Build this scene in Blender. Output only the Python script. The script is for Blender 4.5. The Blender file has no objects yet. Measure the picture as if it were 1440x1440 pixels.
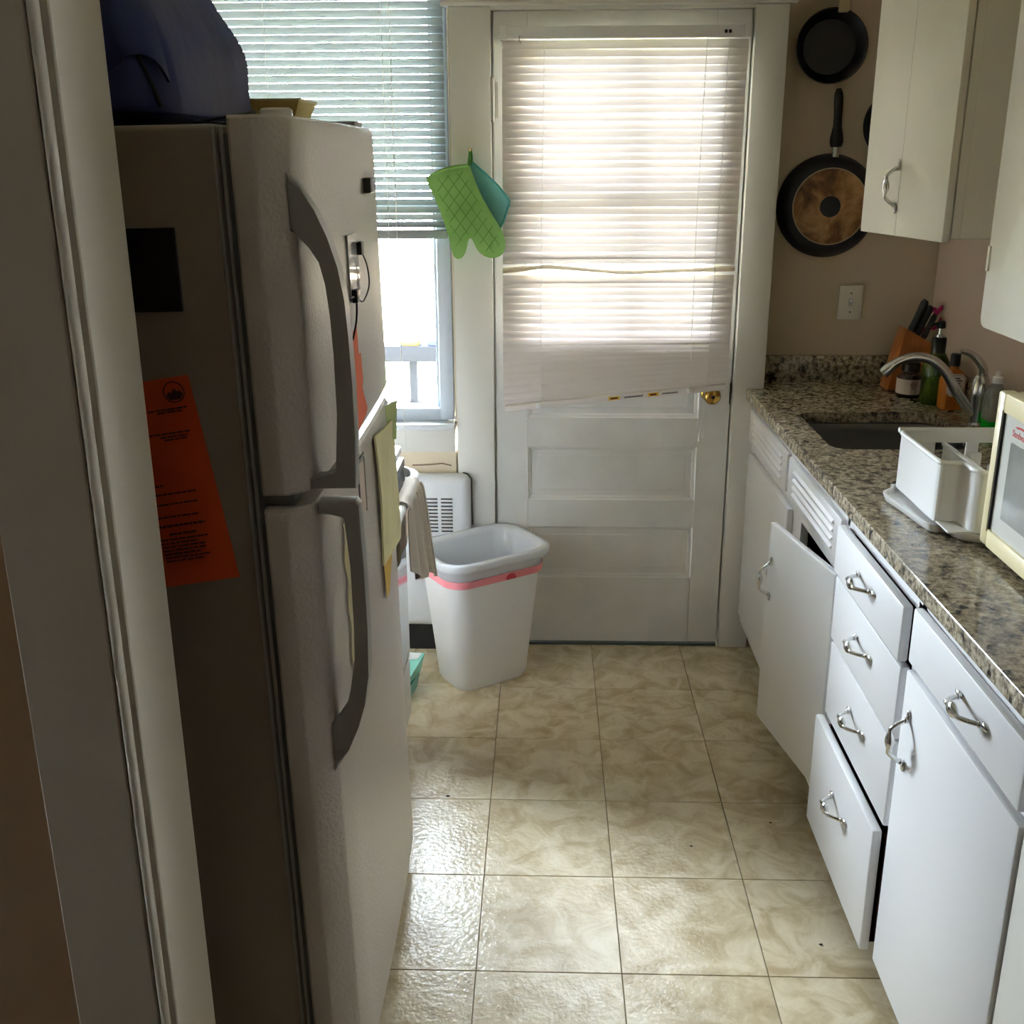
import bpy, bmesh, math, random
from mathutils import Matrix, Vector, Euler
random.seed(7)
S = bpy.context.scene
PI = math.pi

# ------------------------------------------------------------------ camera
cam = bpy.data.cameras.new('camera')
cam_o = bpy.data.objects.new('camera', cam)
S.collection.objects.link(cam_o)
yaw, pitch, roll = -0.03266, 0.30466, -0.00508
cy_, sy_, cp_, sp_ = math.cos(yaw), math.sin(yaw), math.cos(pitch), math.sin(pitch)
F = Vector((sy_*cp_, cy_*cp_, -sp_)); R0 = Vector((cy_, -sy_, 0)); U0 = R0.cross(F)
R = math.cos(roll)*R0 + math.sin(roll)*U0; U = -math.sin(roll)*R0 + math.cos(roll)*U0
m = Matrix(((R.x, U.x, -F.x, .1384), (R.y, U.y, -F.y, -3.2909), (R.z, U.z, -F.z, 1.6270), (0, 0, 0, 1)))
cam_o.matrix_world = m
cam.sensor_width = 36; cam.sensor_fit = 'HORIZONTAL'
cam.lens = 1460.26/1440*36
cam.shift_y = -40/1440
cam.clip_start = .05
S.camera = cam_o

# ------------------------------------------------------------------ world, sun, exposure
S.view_settings.view_transform = 'Standard'
S.view_settings.look = 'None'
S.view_settings.gamma = 1
S.view_settings.use_curve_mapping = False
S.view_settings.exposure = 0.1
W = bpy.data.worlds.new('overcast_sky'); S.world = W
W.use_nodes = True
bg = W.node_tree.nodes['Background']
bg.inputs[0].default_value = (.78, .90, 1.0, 1)
bg.inputs[1].default_value = 85.0
S.cycles.max_bounces = 10
S.cycles.diffuse_bounces = 7
S.cycles.transparent_max_bounces = 16
S.cycles.sample_clamp_indirect = 12
S.cycles.caustics_reflective = False
S.cycles.caustics_refractive = False

def lamp(name, typ, loc, rot, energy, col=(1, 1, 1), **kw):
    l = bpy.data.lights.new(name, typ); l.energy = energy; l.color = col
    for k, v in kw.items(): setattr(l, k, v)
    o = bpy.data.objects.new(name, l); S.collection.objects.link(o)
    o.location = loc; o.rotation_euler = rot
    return o
lamp('sun', 'SUN', (0, -4, 9), (math.radians(38), 0, math.radians(-25)), 9.0, (1, .93, .82), angle=.03)
# daylight portals (sampling aids) in the two openings and an unseen hole added to light the dining room
for nm, loc, rot, sx, sz in (('window_portal', (-.555, .2, 1.48), (-PI/2, 0, 0), .8, 1.35),
                             ('door_portal', (.36, .09, 1.52), (-PI/2, 0, 0), .56, .88),
                             ('dining_portal', (-2.3, -7.02, 1.6), (PI/2, 0, 0), .1, .1)):
    o = lamp(nm, 'AREA', loc, rot, 1, shape='RECTANGLE', size=sx, size_y=sz)
    o.data.cycles.is_portal = True

# ------------------------------------------------------------------ materials
def lin(c):
    return tuple(((v/255)/12.92 if v/255 <= .04045 else ((v/255+.055)/1.055)**2.4) for v in c) + (1,)
MATS = {}
def mat(name, col, rough=.5, metal=0., bump=None, mott=None, coat=0., trans=0., spec=None, detail=6):
    """bump=(scale,strength[,distance]); mott=(scale,col2,lo,hi) mixes a second colour with noise"""
    if name in MATS: return MATS[name]
    M = bpy.data.materials.new(name); M.use_nodes = True; MATS[name] = M
    nt = M.node_tree; b = nt.nodes['Principled BSDF']
    b.inputs['Base Color'].default_value = lin(col)
    b.inputs['Roughness'].default_value = rough
    b.inputs['Metallic'].default_value = metal
    if spec is not None: b.inputs['Specular IOR Level'].default_value = spec
    if coat: b.inputs['Coat Weight'].default_value = coat; b.inputs['Coat Roughness'].default_value = .08
    if trans: b.inputs['Transmission Weight'].default_value = trans
    tc = nt.nodes.new('ShaderNodeTexCoord')
    if mott:
        n = nt.nodes.new('ShaderNodeTexNoise'); n.inputs['Scale'].default_value = mott[0]; n.inputs['Detail'].default_value = detail
        nt.links.new(tc.outputs['Object'], n.inputs['Vector'])
        mr = nt.nodes.new('ShaderNodeMapRange'); mr.inputs[1].default_value = mott[2]; mr.inputs[2].default_value = mott[3]
        nt.links.new(n.outputs['Fac'], mr.inputs[0])
        mx = nt.nodes.new('ShaderNodeMix'); mx.data_type = 'RGBA'
        mx.inputs[6].default_value = lin(col); mx.inputs[7].default_value = lin(mott[1])
        nt.links.new(mr.outputs[0], mx.inputs[0]); nt.links.new(mx.outputs[2], b.inputs['Base Color'])
    if bump:
        n = nt.nodes.new('ShaderNodeTexNoise'); n.inputs['Scale'].default_value = bump[0]; n.inputs['Detail'].default_value = 3
        nt.links.new(tc.outputs['Object'], n.inputs['Vector'])
        bp = nt.nodes.new('ShaderNodeBump'); bp.inputs['Strength'].default_value = bump[1]
        bp.inputs['Distance'].default_value = bump[2] if len(bump) > 2 else .002
        nt.links.new(n.outputs['Fac'], bp.inputs['Height']); nt.links.new(bp.outputs[0], b.inputs['Normal'])
    return M

def glass_mat(name, tint=(1, 1, 1), refl=.06):
    M = bpy.data.materials.new(name); M.use_nodes = True; nt = M.node_tree; nt.nodes.clear()
    out = nt.nodes.new('ShaderNodeOutputMaterial'); t = nt.nodes.new('ShaderNodeBsdfTransparent')
    g = nt.nodes.new('ShaderNodeBsdfGlossy'); g.inputs['Roughness'].default_value = .02
    t.inputs[0].default_value = (*tint, 1)
    mx = nt.nodes.new('ShaderNodeMixShader'); fr = nt.nodes.new('ShaderNodeFresnel'); fr.inputs[0].default_value = 1.3
    nt.links.new(fr.outputs[0], mx.inputs[0]); nt.links.new(t.outputs[0], mx.inputs[1]); nt.links.new(g.outputs[0], mx.inputs[2])
    nt.links.new(mx.outputs[0], out.inputs[0]); return M

def slat_mat(name, col, tr, fac, rough=.4):
    M = bpy.data.materials.new(name); M.use_nodes = True; nt = M.node_tree; nt.nodes.clear()
    out = nt.nodes.new('ShaderNodeOutputMaterial'); p = nt.nodes.new('ShaderNodeBsdfPrincipled')
    p.inputs['Base Color'].default_value = lin(col); p.inputs['Roughness'].default_value = rough
    t = nt.nodes.new('ShaderNodeBsdfTranslucent'); t.inputs[0].default_value = lin(tr)
    mx = nt.nodes.new('ShaderNodeMixShader'); mx.inputs[0].default_value = fac
    nt.links.new(p.outputs[0], mx.inputs[1]); nt.links.new(t.outputs[0], mx.inputs[2]); nt.links.new(mx.outputs[0], out.inputs[0])
    return M

def ramp_mat(name, stops, scale, rough, distortion=0., detail=8, second=None, bump=None, coat=0., per_object=False, aniso=None, rough_n=.6):
    M = bpy.data.materials.new(name); M.use_nodes = True; nt = M.node_tree; b = nt.nodes['Principled BSDF']
    b.inputs['Roughness'].default_value = rough
    if coat: b.inputs['Coat Weight'].default_value = coat
    tc = nt.nodes.new('ShaderNodeTexCoord'); vec = tc.outputs['Object']
    if per_object:
        oi = nt.nodes.new('ShaderNodeObjectInfo'); mul = nt.nodes.new('ShaderNodeVectorMath'); mul.operation = 'SCALE'
        cx = nt.nodes.new('ShaderNodeCombineXYZ'); mul.inputs[3].default_value = 60
        for i in range(3): nt.links.new(oi.outputs['Random'], cx.inputs[i])
        nt.links.new(cx.outputs[0], mul.inputs[0])
        ad = nt.nodes.new('ShaderNodeVectorMath'); ad.operation = 'ADD'
        nt.links.new(vec, ad.inputs[0]); nt.links.new(mul.outputs[0], ad.inputs[1]); vec = ad.outputs[0]
    if aniso:
        mp = nt.nodes.new('ShaderNodeMapping'); mp.inputs['Scale'].default_value = aniso
        nt.links.new(vec, mp.inputs['Vector']); vec = mp.outputs[0]
    n = nt.nodes.new('ShaderNodeTexNoise'); n.inputs['Scale'].default_value = scale; n.inputs['Detail'].default_value = detail
    n.inputs['Distortion'].default_value = distortion; n.inputs['Roughness'].default_value = rough_n
    nt.links.new(vec, n.inputs['Vector'])
    r = nt.nodes.new('ShaderNodeValToRGB'); cr = r.color_ramp
    while len(cr.elements) < len(stops): cr.elements.new(.5)
    for e, (p_, c_) in zip(cr.elements, stops): e.position = p_; e.color = lin(c_)
    nt.links.new(n.outputs['Fac'], r.inputs[0]); col = r.outputs[0]
    if second:                       # (scale, colour, lo, hi) dark flecks from a cell pattern
        v = nt.nodes.new('ShaderNodeTexNoise'); v.inputs['Scale'].default_value = second[0]; v.inputs['Detail'].default_value = 4
        nt.links.new(vec, v.inputs['Vector'])
        mr = nt.nodes.new('ShaderNodeMapRange'); mr.inputs[1].default_value = second[2]; mr.inputs[2].default_value = second[3]
        nt.links.new(v.outputs['Fac'], mr.inputs[0])
        mx = nt.nodes.new('ShaderNodeMix'); mx.data_type = 'RGBA'; mx.inputs[7].default_value = lin(second[1])
        nt.links.new(mr.outputs[0], mx.inputs[0]); nt.links.new(col, mx.inputs[6]); col = mx.outputs[2]
    nt.links.new(col, b.inputs['Base Color'])
    if bump:
        n2 = nt.nodes.new('ShaderNodeTexNoise'); n2.inputs['Scale'].default_value = bump[0]; n2.inputs['Detail'].default_value = 2
        nt.links.new(vec, n2.inputs['Vector'])
        bp = nt.nodes.new('ShaderNodeBump'); bp.inputs['Strength'].default_value = bump[1]; bp.inputs['Distance'].default_value = bump[2]
        nt.links.new(n2.outputs['Fac'], bp.inputs['Height']); nt.links.new(bp.outputs[0], b.inputs['Normal'])
    return M

m_door = mat('door_paint', (224, 223, 220), .45, mott=(5, (214, 213, 210), .4, .6), bump=(30, .05))
m_trim = mat('trim_paint', (222, 220, 214), .4, bump=(22, .08))
m_trim_dim = mat('shaded_trim_paint', (176, 167, 150), .8, bump=(22, .08))  # trim paint darkened to stand in for the dim light at the opening
m_cab = mat('cabinet_paint', (226, 226, 228), .35, bump=(40, .05))
m_ucab = mat('upper_cabinet_paint', (242, 239, 226), .38, bump=(40, .05), mott=(3, (237, 233, 220), .4, .6))
m_panel_in = mat('cabinet_inside', (70, 52, 40), .8)
m_drawer_wood = mat('drawer_box_wood', (74, 34, 24), .6, mott=(20, (52, 22, 16), .4, .6))
m_wall = mat('tan_wall_paint', (204, 189, 166), .7, bump=(60, .06))
m_wall_pink = mat('rose_tan_wall_paint', (206, 186, 170), .7, bump=(60, .06))
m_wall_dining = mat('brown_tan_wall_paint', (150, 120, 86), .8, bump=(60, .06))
m_ceil = mat('ceiling_paint', (225, 222, 214), .8)
m_white = mat('white_enamel', (232, 232, 232), .25)
m_plastic = mat('white_plastic', (236, 236, 236), .38)
m_chrome = mat('chrome', (215, 215, 215), .16, 1.)
m_steel = mat('brushed_steel', (120, 118, 114), .35, .9)
m_brass = mat('brass', (178, 142, 72), .2, 1.)
m_black = mat('black_plastic', (16, 16, 17), .4)
m_dark = mat('dark_gap', (22, 20, 18), .8)
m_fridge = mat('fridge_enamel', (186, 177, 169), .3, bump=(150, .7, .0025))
m_fridge_side = mat('shaded_side_enamel', (134, 124, 112), .5, bump=(200, .2, .001))  # side enamel darkened to carry the shade on this side
m_fridge_trim = mat('fridge_grey_trim', (150, 147, 142), .35)
m_gasket = mat('grey_rubber_gasket', (92, 92, 92), .6)
m_cream = mat('cream_plastic', (226, 214, 172), .35)
m_vinyl_window = mat('white_vinyl', (214, 224, 238), .35)
m_pane = glass_mat('window_glass')
m_slat_door = slat_mat('vinyl_slat', (226, 219, 217), (250, 232, 222), .045)
m_slat_win = slat_mat('aluminium_slat', (154, 159, 157), (225, 232, 214), .002, .4)
m_cord = mat('white_cord', (228, 226, 220), .7)
m_granite = ramp_mat('speckled_granite', [(.30, (44, 40, 36)), (.41, (92, 84, 74)), (.50, (150, 138, 118)), (.60, (188, 178, 156)), (.75, (210, 202, 186))],
                     75, .13, .3, 8, (34, (44, 40, 36), .58, .68), coat=.0, rough_n=.72)
m_tile = ramp_mat('beige_vinyl_tile', [(.34, (178, 159, 126)), (.47, (196, 179, 147)), (.54, (207, 192, 162)), (.66, (216, 203, 176))],
                  12, .21, .9, 6, None, (95, .34, .004), per_object=True, rough_n=.6)
m_tile.node_tree.nodes['Principled BSDF'].inputs['Specular IOR Level'].default_value = .27
m_grout = mat('tile_joint', (128, 112, 88), .9)
m_wood = ramp_mat('orange_wood', [(.3, (150, 84, 36)), (.6, (186, 114, 54)), (.8, (170, 98, 44))], 12, .4, .5, 4, aniso=(1, 1, .15))
m_navy = mat('navy_nylon', (10, 18, 70), .6, bump=(9, .5, .012), mott=(4, (18, 32, 96), .4, .65))
m_navy_dark = mat('navy_webbing', (12, 16, 40), .7)
m_pan_black = mat('nonstick_black', (34, 34, 36), .3)
m_pan_out = mat('pan_enamel', (40, 40, 44), .35)
m_pan_burnt = ramp_mat('burnt_pan_base', [(.34, (60, 36, 18)), (.44, (118, 80, 42)), (.54, (164, 124, 78)), (.68, (190, 154, 108))], 10, .42, .4, 8)
m_green = ramp_mat('green_quilt', [(.3, (116, 160, 80)), (.7, (138, 182, 100))], 9, .9, 0, 4)
m_teal_cloth = mat('teal_cloth', (120, 188, 182), .9, bump=(180, .3))
m_trash = mat('white_bin_plastic', (242, 243, 247), .42)
m_liner = slat_mat('white_film', (246, 247, 250), (235, 240, 248), .3, .25)
m_pink = mat('pink_band', (232, 140, 150), .45)
m_red = mat('red_dot', (205, 60, 75), .45)
m_orange_paper = mat('orange_paper', (214, 84, 24), .85)
m_coral_paper = mat('coral_paper', (232, 116, 84), .85)
m_yellow_paper = ramp_mat('yellow_lined_paper', [(.3, (208, 200, 150)), (.6, (226, 218, 172)), (.75, (216, 190, 104))], 8, .85, .4, 3)
m_green_paper = mat('pale_green_paper', (176, 190, 128), .85)
m_ink = mat('black_ink', (66, 22, 12), .8)
m_towel = mat('taupe_cloth', (176, 164, 150), .95, bump=(220, .5, .002))
m_hem = mat('pale_hem', (208, 198, 184), .9)
m_ovenglass = mat('black_oven_glass', (14, 15, 17), .08)
m_heater = mat('heater_enamel', (224, 226, 230), .4)
m_kraft = mat('yellow_card', (206, 182, 110), .7)

# ------------------------------------------------------------------ mesh helper
OFF = {}
class MB:
    def __init__(s): s.bm = bmesh.new()
    def box(s, x0, x1, y0, y1, z0, z1, bev=0., seg=2, mx=None):
        b = bmesh.new()
        vs = [b.verts.new((x, y, z)) for x in (x0, x1) for y in (y0, y1) for z in (z0, z1)]
        for f in ((0, 1, 3, 2), (4, 6, 7, 5), (0, 4, 5, 1), (2, 3, 7, 6), (0, 2, 6, 4), (1, 5, 7, 3)): b.faces.new([vs[i] for i in f])
        if bev: bmesh.ops.bevel(b, geom=b.edges[:], offset=bev, segments=seg, affect='EDGES', profile=.5)
        s.add(b, mx); return s
    def add(s, b, mx=None):
        bmesh.ops.recalc_face_normals(b, faces=b.faces[:])
        if mx is not None: b.transform(mx)
        me = bpy.data.meshes.new('t'); b.to_mesh(me); b.free(); s.bm.from_mesh(me); bpy.data.meshes.remove(me)
    def loft(s, rings, cap0=True, cap1=True, closed=True, mx=None, recalc=True):
        b = bmesh.new(); rr = [[b.verts.new(p) for p in r] for r in rings]; n = len(rings[0])
        for a, c in zip(rr, rr[1:]):
            for i in range(n if closed else n-1):
                j = (i+1) % n
                b.faces.new((a[i], a[j], c[j], c[i]))
        if cap0: b.faces.new(rr[0][::-1])
        if cap1: b.faces.new(rr[-1])
        if recalc: s.add(b, mx)
        else:
            if mx is not None: b.transform(mx)
            me = bpy.data.meshes.new('t'); b.to_mesh(me); b.free(); s.bm.from_mesh(me); bpy.data.meshes.remove(me)
        return s
    def tube(s, pts, r, n=8, flat=None, mx=None):
        """tube along pts; r float or list; flat = list of (sa, sb) cross-section scales"""
        pts = [Vector(p) for p in pts]; rings = []; prev = None
        for i, p in enumerate(pts):
            t = (pts[min(i+1, len(pts)-1)] - pts[max(i-1, 0)]).normalized()
            if prev is None:
                a = Vector((0, 0, 1)) if abs(t.z) < .9 else Vector((0, 1, 0))
                u = t.cross(a).normalized()
            else: u = (prev - t*prev.dot(t)).normalized()
            prev = u; v = t.cross(u); rad = r[i] if isinstance(r, (list, tuple)) else r
            fa, fb = flat[i] if flat else (1, 1)
            rings.append([p + u*math.cos(2*PI*k/n)*rad*fa + v*math.sin(2*PI*k/n)*rad*fb for k in range(n)])
        return s.loft(rings, mx=mx)
    def lathe(s, prof, c=(0, 0, 0), n=28, mx=None, cap0=True, cap1=True):
        rings = [[(c[0]+max(r, 1e-4)*math.cos(2*PI*k/n), c[1]+max(r, 1e-4)*math.sin(2*PI*k/n), c[2]+z) for k in range(n)] for r, z in prof]
        return s.loft(rings, cap0, cap1, mx=mx)
    def prism(s, poly, axis, a, b_, bev=0., seg=2, mx=None):
        def P(p, h): return {'x': (h, p[0], p[1]), 'y': (p[0], h, p[1]), 'z': (p[0], p[1], h)}[axis]
        b = bmesh.new(); A = [b.verts.new(P(p, a)) for p in poly]; B = [b.verts.new(P(p, b_)) for p in poly]; n = len(poly)
        b.faces.new(A); b.faces.new(B[::-1])
        for i in range(n): b.faces.new((A[i], A[(i+1) % n], B[(i+1) % n], B[i]))
        if bev:
            es = [e for e in b.edges if (e.verts[0] in A) == (e.verts[1] in A)]
            bmesh.ops.bevel(b, geom=es, offset=bev, segments=seg, affect='EDGES', profile=.5)
        s.add(b, mx); return s
    def ball(s, c, r, sc=(1, 1, 1), n=14, mx=None):
        b = bmesh.new(); bmesh.ops.create_uvsphere(b, u_segments=n, v_segments=max(6, n//2+1), radius=r)
        b.transform(Matrix.Translation(c) @ Matrix.Diagonal((*sc, 1))); s.add(b, mx); return s
    def grid(s, fn, nu, nv, mx=None, thick=0.):
        b = bmesh.new(); V = [[b.verts.new(fn(i/nu, j/nv)) for j in range(nv+1)] for i in range(nu+1)]
        for i in range(nu):
            for j in range(nv): b.faces.new((V[i][j], V[i+1][j], V[i+1][j+1], V[i][j+1]))
        if thick:
            b.normal_update(); bmesh.ops.solidify(b, geom=b.faces[:], thickness=thick)
        s.add(b, mx); return s
    def xf(s, M): s.bm.transform(M); return s
    def mesh(s, name, material, smooth=40):
        me = bpy.data.meshes.new(name); s.bm.to_mesh(me); s.bm.free(); me.materials.append(material)
        if smooth:
            for p in me.polygons: p.use_smooth = True
            me.set_sharp_from_angle(angle=math.radians(smooth))
        return me
    def build(s, name, material, parent=None, smooth=40):
        o_ = OFF.get(parent.name) if parent else None
        if o_ is not None: s.bm.transform(Matrix.Translation(-o_))
        o = bpy.data.objects.new(name, s.mesh(name, material, smooth)); S.collection.objects.link(o)
        if parent: o.parent = parent
        if o_ is not None: OFF[o.name] = o_
        return o

def tag(o, label=None, cat=None, group=None, kind=None):
    if label: o['label'] = label
    if cat: o['category'] = cat
    if group: o['group'] = group
    if kind: o['kind'] = kind
    return o
def thing(name, label, cat, loc=(0, 0, 0), rot=None, group=None, local=False):
    """Empty at the base of a thing. Parts are given in world coordinates unless local (rotated things)."""
    o = bpy.data.objects.new(name, None); S.collection.objects.link(o); o.location = loc; o.empty_display_size = .05
    if rot: o.rotation_euler = rot
    if not local and not rot: OFF[o.name] = Vector(loc)
    return tag(o, label, cat, group)
def single(mb, name, material, label, cat, loc=(0, 0, 0), group=None, smooth=40):
    """a thing that is one mesh, origin at loc; mesh given in world coordinates"""
    mb.bm.transform(Matrix.Translation(-Vector(loc)))
    o = bpy.data.objects.new(name, mb.mesh(name, material, smooth)); S.collection.objects.link(o); o.location = loc
    OFF[o.name] = Vector(loc)
    return tag(o, label, cat, group)
def struct(name, loc=(0, 0, 0)):
    o = bpy.data.objects.new(name, None); S.collection.objects.link(o); o.location = loc; OFF[o.name] = Vector(loc)
    o['kind'] = 'structure'; return o
def smesh(mb, name, material, label=None):
    o = mb.build(name, material); o['kind'] = 'structure'
    if label: o['label'] = label
    return o
def inst(me, name, parent, loc, rot=(0, 0, 0)):
    o = bpy.data.objects.new(name, me); S.collection.objects.link(o); o.parent = parent
    off = OFF.get(parent.name, Vector((0, 0, 0)))
    o.location = Vector(loc)-off; o.rotation_euler = rot
    return o
def rrect(hx, hy, r, n=5, cx=0, cy=0):
    P = []
    for (sx, sy, a0) in ((1, 1, 0), (-1, 1, PI/2), (-1, -1, PI), (1, -1, 3*PI/2)):
        for k in range(n+1):
            a = a0+PI/2*k/n; P.append((cx+sx*(hx-r)+r*math.cos(a), cy+sy*(hy-r)+r*math.sin(a)))
    return P
def catmull(P, k=6, closed=False):
    out = []; n = len(P); rng = range(n if closed else n-1)
    g = lambda i: Vector(P[i % n]) if closed else Vector(P[min(max(i, 0), n-1)])
    for i in rng:
        a, b, c, d = g(i-1), g(i), g(i+1), g(i+2)
        for j in range(k):
            t = j/k; out.append(.5*((2*b)+(c-a)*t+(2*a-5*b+4*c-d)*t*t+(3*b-a-3*c+d)*t**3))
    if not closed: out.append(Vector(P[-1]))
    return out
def text_part(body, size, parent, loc, rot, material, name='lettering', extrude=.0003):
    c = bpy.data.curves.new(name, 'FONT'); c.body = body; c.size = size; c.extrude = extrude; c.align_x = 'CENTER'
    t = bpy.data.objects.new(name, c); S.collection.objects.link(t)
    dg = bpy.context.evaluated_depsgraph_get(); me = bpy.data.meshes.new_from_object(t.evaluated_get(dg))
    bpy.data.objects.remove(t); me.materials.clear(); me.materials.append(material)
    return inst(me, name, parent, loc, rot)

# ================================================================== THE SETTING
T = .3048
fl = smesh(MB().box(-1.12, 1.5, -2.3, .22, -.06, -.004), 'floor', m_grout)
th = T/2-.0009
tile_me = MB().box(-th, th, -th, th, -.004, 0, .0008, 1).mesh('tile', m_tile, 0)
for i in range(-4, 5):
    for j in range(-8, 1):
        inst(tile_me, 'tile', fl, ((i+.5)*T, (j+.5)*T - (0 if j < 0 else 0), 0))
smesh(MB().box(-4.5, 3.5, -7.1, -2.3, -.06, -.004), 'floor_dining', mat('dining_floor_wood', (84, 58, 38), .5, mott=(6, (66, 44, 28), .4, .6)))
smesh(MB().box(-4.6, 3.6, -2.2, .3, 2.5, 2.6), 'ceiling', m_ceil)
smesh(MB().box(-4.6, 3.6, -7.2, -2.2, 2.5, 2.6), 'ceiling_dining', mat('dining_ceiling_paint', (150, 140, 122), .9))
# back wall: window bay, door bay, and the deeper wall above the sink
wb = MB()
wb.box(-1.12, -.95, .03, .16, 0, 2.5).box(-.95, -.155, .012, .16, 0, .70).box(-.95, -.155, .03, .16, 2.2, 2.5)
wb.box(-.155, -.03, .03, .16, 0, 2.5).box(-.03, .75, .03, .16, 2.07, 2.5).box(.75, .84, .03, .25, 0, 2.5).box(.84, 1.5, .125, .25, 0, 2.5)
smesh(wb, 'wall_back', m_wall)
smesh(MB().box(-1.12, -1.02, -2.21, .03, 0, 2.5), 'wall_left', m_wall)
smesh(MB().box(1.39, 1.5, -2.05, .125, 0, 2.5), 'wall_right', m_wall_pink)
# wall between dining room and kitchen with the cased opening
smesh(MB().box(-4.5, -.375, -2.175, -2.055, 0, 2.5).box(.82, 3.5, -2.175, -2.055, 0, 2.5).box(-.375, .82, -2.175, -2.055, 2.14, 2.5), 'wall_front', m_wall_dining)
smesh(MB().box(-4.6, -4.5, -7.1, -2.17, 0, 2.5), 'wall_dining_left', m_wall_dining)
smesh(MB().box(3.5, 3.6, -7.1, -2.17, 0, 2.5), 'wall_dining_right', m_wall_dining)
smesh(MB().box(-4.6, -2.37, -7.1, -7.0, 0, 2.5).box(-2.25, 3.6, -7.1, -7.0, 0, 2.5).box(-2.37, -2.25, -7.1, -7.0, 0, 1.55).box(-2.37, -2.25, -7.1, -7.0, 1.65, 2.5), 'wall_dining_back', m_wall_dining)  # small unseen hole added to let some daylight in
# cased opening: jamb, casing board, rounded bead
jm = struct('trim_1', (-.355, -2.1, 0))
MB().box(-.375, -.355, -2.181, -2.05, 0, 2.12, .002, 1).build('jamb', m_trim_dim, jm)
MB().box(-.486, -.3765, -2.191, -2.174, 0, 2.14, .002, 1).build('casing_board', m_trim_dim, jm)
MB().tube([(-.3685, -2.187, 0), (-.3685, -2.187, 2.13)], .0062, 12).build('bead', m_trim_dim, jm)
MB().box(-.486, .9, -2.191, -2.174, 2.14, 2.25, .002, 1).box(-.375, .82, -2.175, -2.05, 2.12, 2.14).build('head_casing', m_trim_dim, jm)
jr = struct('trim_2', (.82, -2.1, 0))
MB().box(.80, .82, -2.181, -2.05, 0, 2.12, .002, 1).build('jamb', m_trim, jr)
# door casings
smesh(MB().box(-.148, -.026, 0, .03, 0, 2.045, .003, 2).box(-.148, -.146, 0, .12, .79, 2.2), 'trim_3', m_trim)
smesh(MB().box(.744, .840, -.002, .125, 0, 2.045, .003, 2), 'trim_4', m_trim)
hd = struct('trim_5', (.3, 0, 2.045))
MB().box(-.165, .855, -.006, .03, 2.047, 2.18, .003, 2).build('head_board', m_trim, hd)
MB().box(-.172, .862, -.014, .03, 2.046, 2.058, .004, 2).build('lip', m_trim, hd)
smesh(MB().box(-.03, .005, .062, .14, 0, 2.04).box(.715, .75, .062, .14, 0, 2.04).box(-.03, .75, .062, .14, 2.02, 2.047).box(-.026, .744, .0, .14, 2.036, 2.047).box(-.03, -.021, .035, .14, 0, 2.04).box(.7395, .748, .035, .14, 0, 2.04), 'trim_6', m_trim)  # includes unseen stops added behind the door to block light leaks

# ------------------------------------------------------------------ window
wn = struct('window_1', (-.555, .05, .8))
x0, x1 = -.95, -.16
MB().box(x0, x1, .03, .14, 2.13, 2.2, .004).box(x0, x0+.045, .03, .14, .80, 2.2, .004).box(x1-.045, x1, .035, .14, .80, 2.2, .004).build('frame', m_vinyl_window, wn)
MB().box(x0, x1-.02, .04, .12, .795, .838, .006).build('bottom_rail', m_vinyl_window, wn)
MB().box(x0, x1, .05, .12, 1.46, 1.50, .004).build('meeting_rail', m_vinyl_window, wn)
MB().box(x1-.058, x1-.045, .07, .11, .838, 2.13, .002).build('sash_stile', m_vinyl_window, wn)
MB().box(x0+.04, x1-.045, .088, .091, .83, 2.14).build('pane', m_pane, wn)
MB().box(-.97, -.152, -.025, .06, .778, .798, .006, 3).build('sill', mat('sill_paint', (226, 230, 236), .35), wn)
MB().box(-.95, -.155, -.004, .012, .70, .779, .003).build('apron', m_trim, wn)

# window mini blind
def slat_mesh(L, w, curve, mat_, bend=None, nseg=4, nl=1):
    def fn(u, v):
        x = (u-.5)*L; t = v-.5
        z = curve*(1-4*t*t); dz = bend(x) if bend else 0
        return (x, t*w, z+dz)
    return MB().grid(fn, nl, nseg).mesh('slat', mat_, 60)
bl = thing('window_blind', 'grey-white aluminium mini blind half lowered over the left window', 'blind', (-.555, -.005, 1.39))
L = .775; cxw = -.553
sm = slat_mesh(L, .025, .0022, m_slat_win)
MB().box(cxw-L/2, cxw+L/2, -.022, .022, 2.155, 2.18, .002).build('headrail', m_white, bl)
z = 2.14; k = 0
while z > 1.425:
    inst(sm, 'slat', bl, (cxw, .0, z), (math.radians(-50+random.uniform(-2.5, 2.5)), random.uniform(-.0012, .0012), 0)); z -= .0222
MB().box(cxw-L/2, cxw+L/2, -.014, .014, 1.387, 1.413, .003).build('bottom_rail', m_slat_win, bl)
for xx in (-.69, -.345): MB().tube([(xx, -.0135, 2.16), (xx, -.0135, 1.40)], .0009, 5).build('ladder_cord', m_cord, bl)
MB().tube([(-.319, -.022, 2.16), (-.319, -.022, 1.2), (-.318, -.03, .85), (-.314, -.03, .70)], .0013, 5).build('lift_cord', m_cord, bl)

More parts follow.
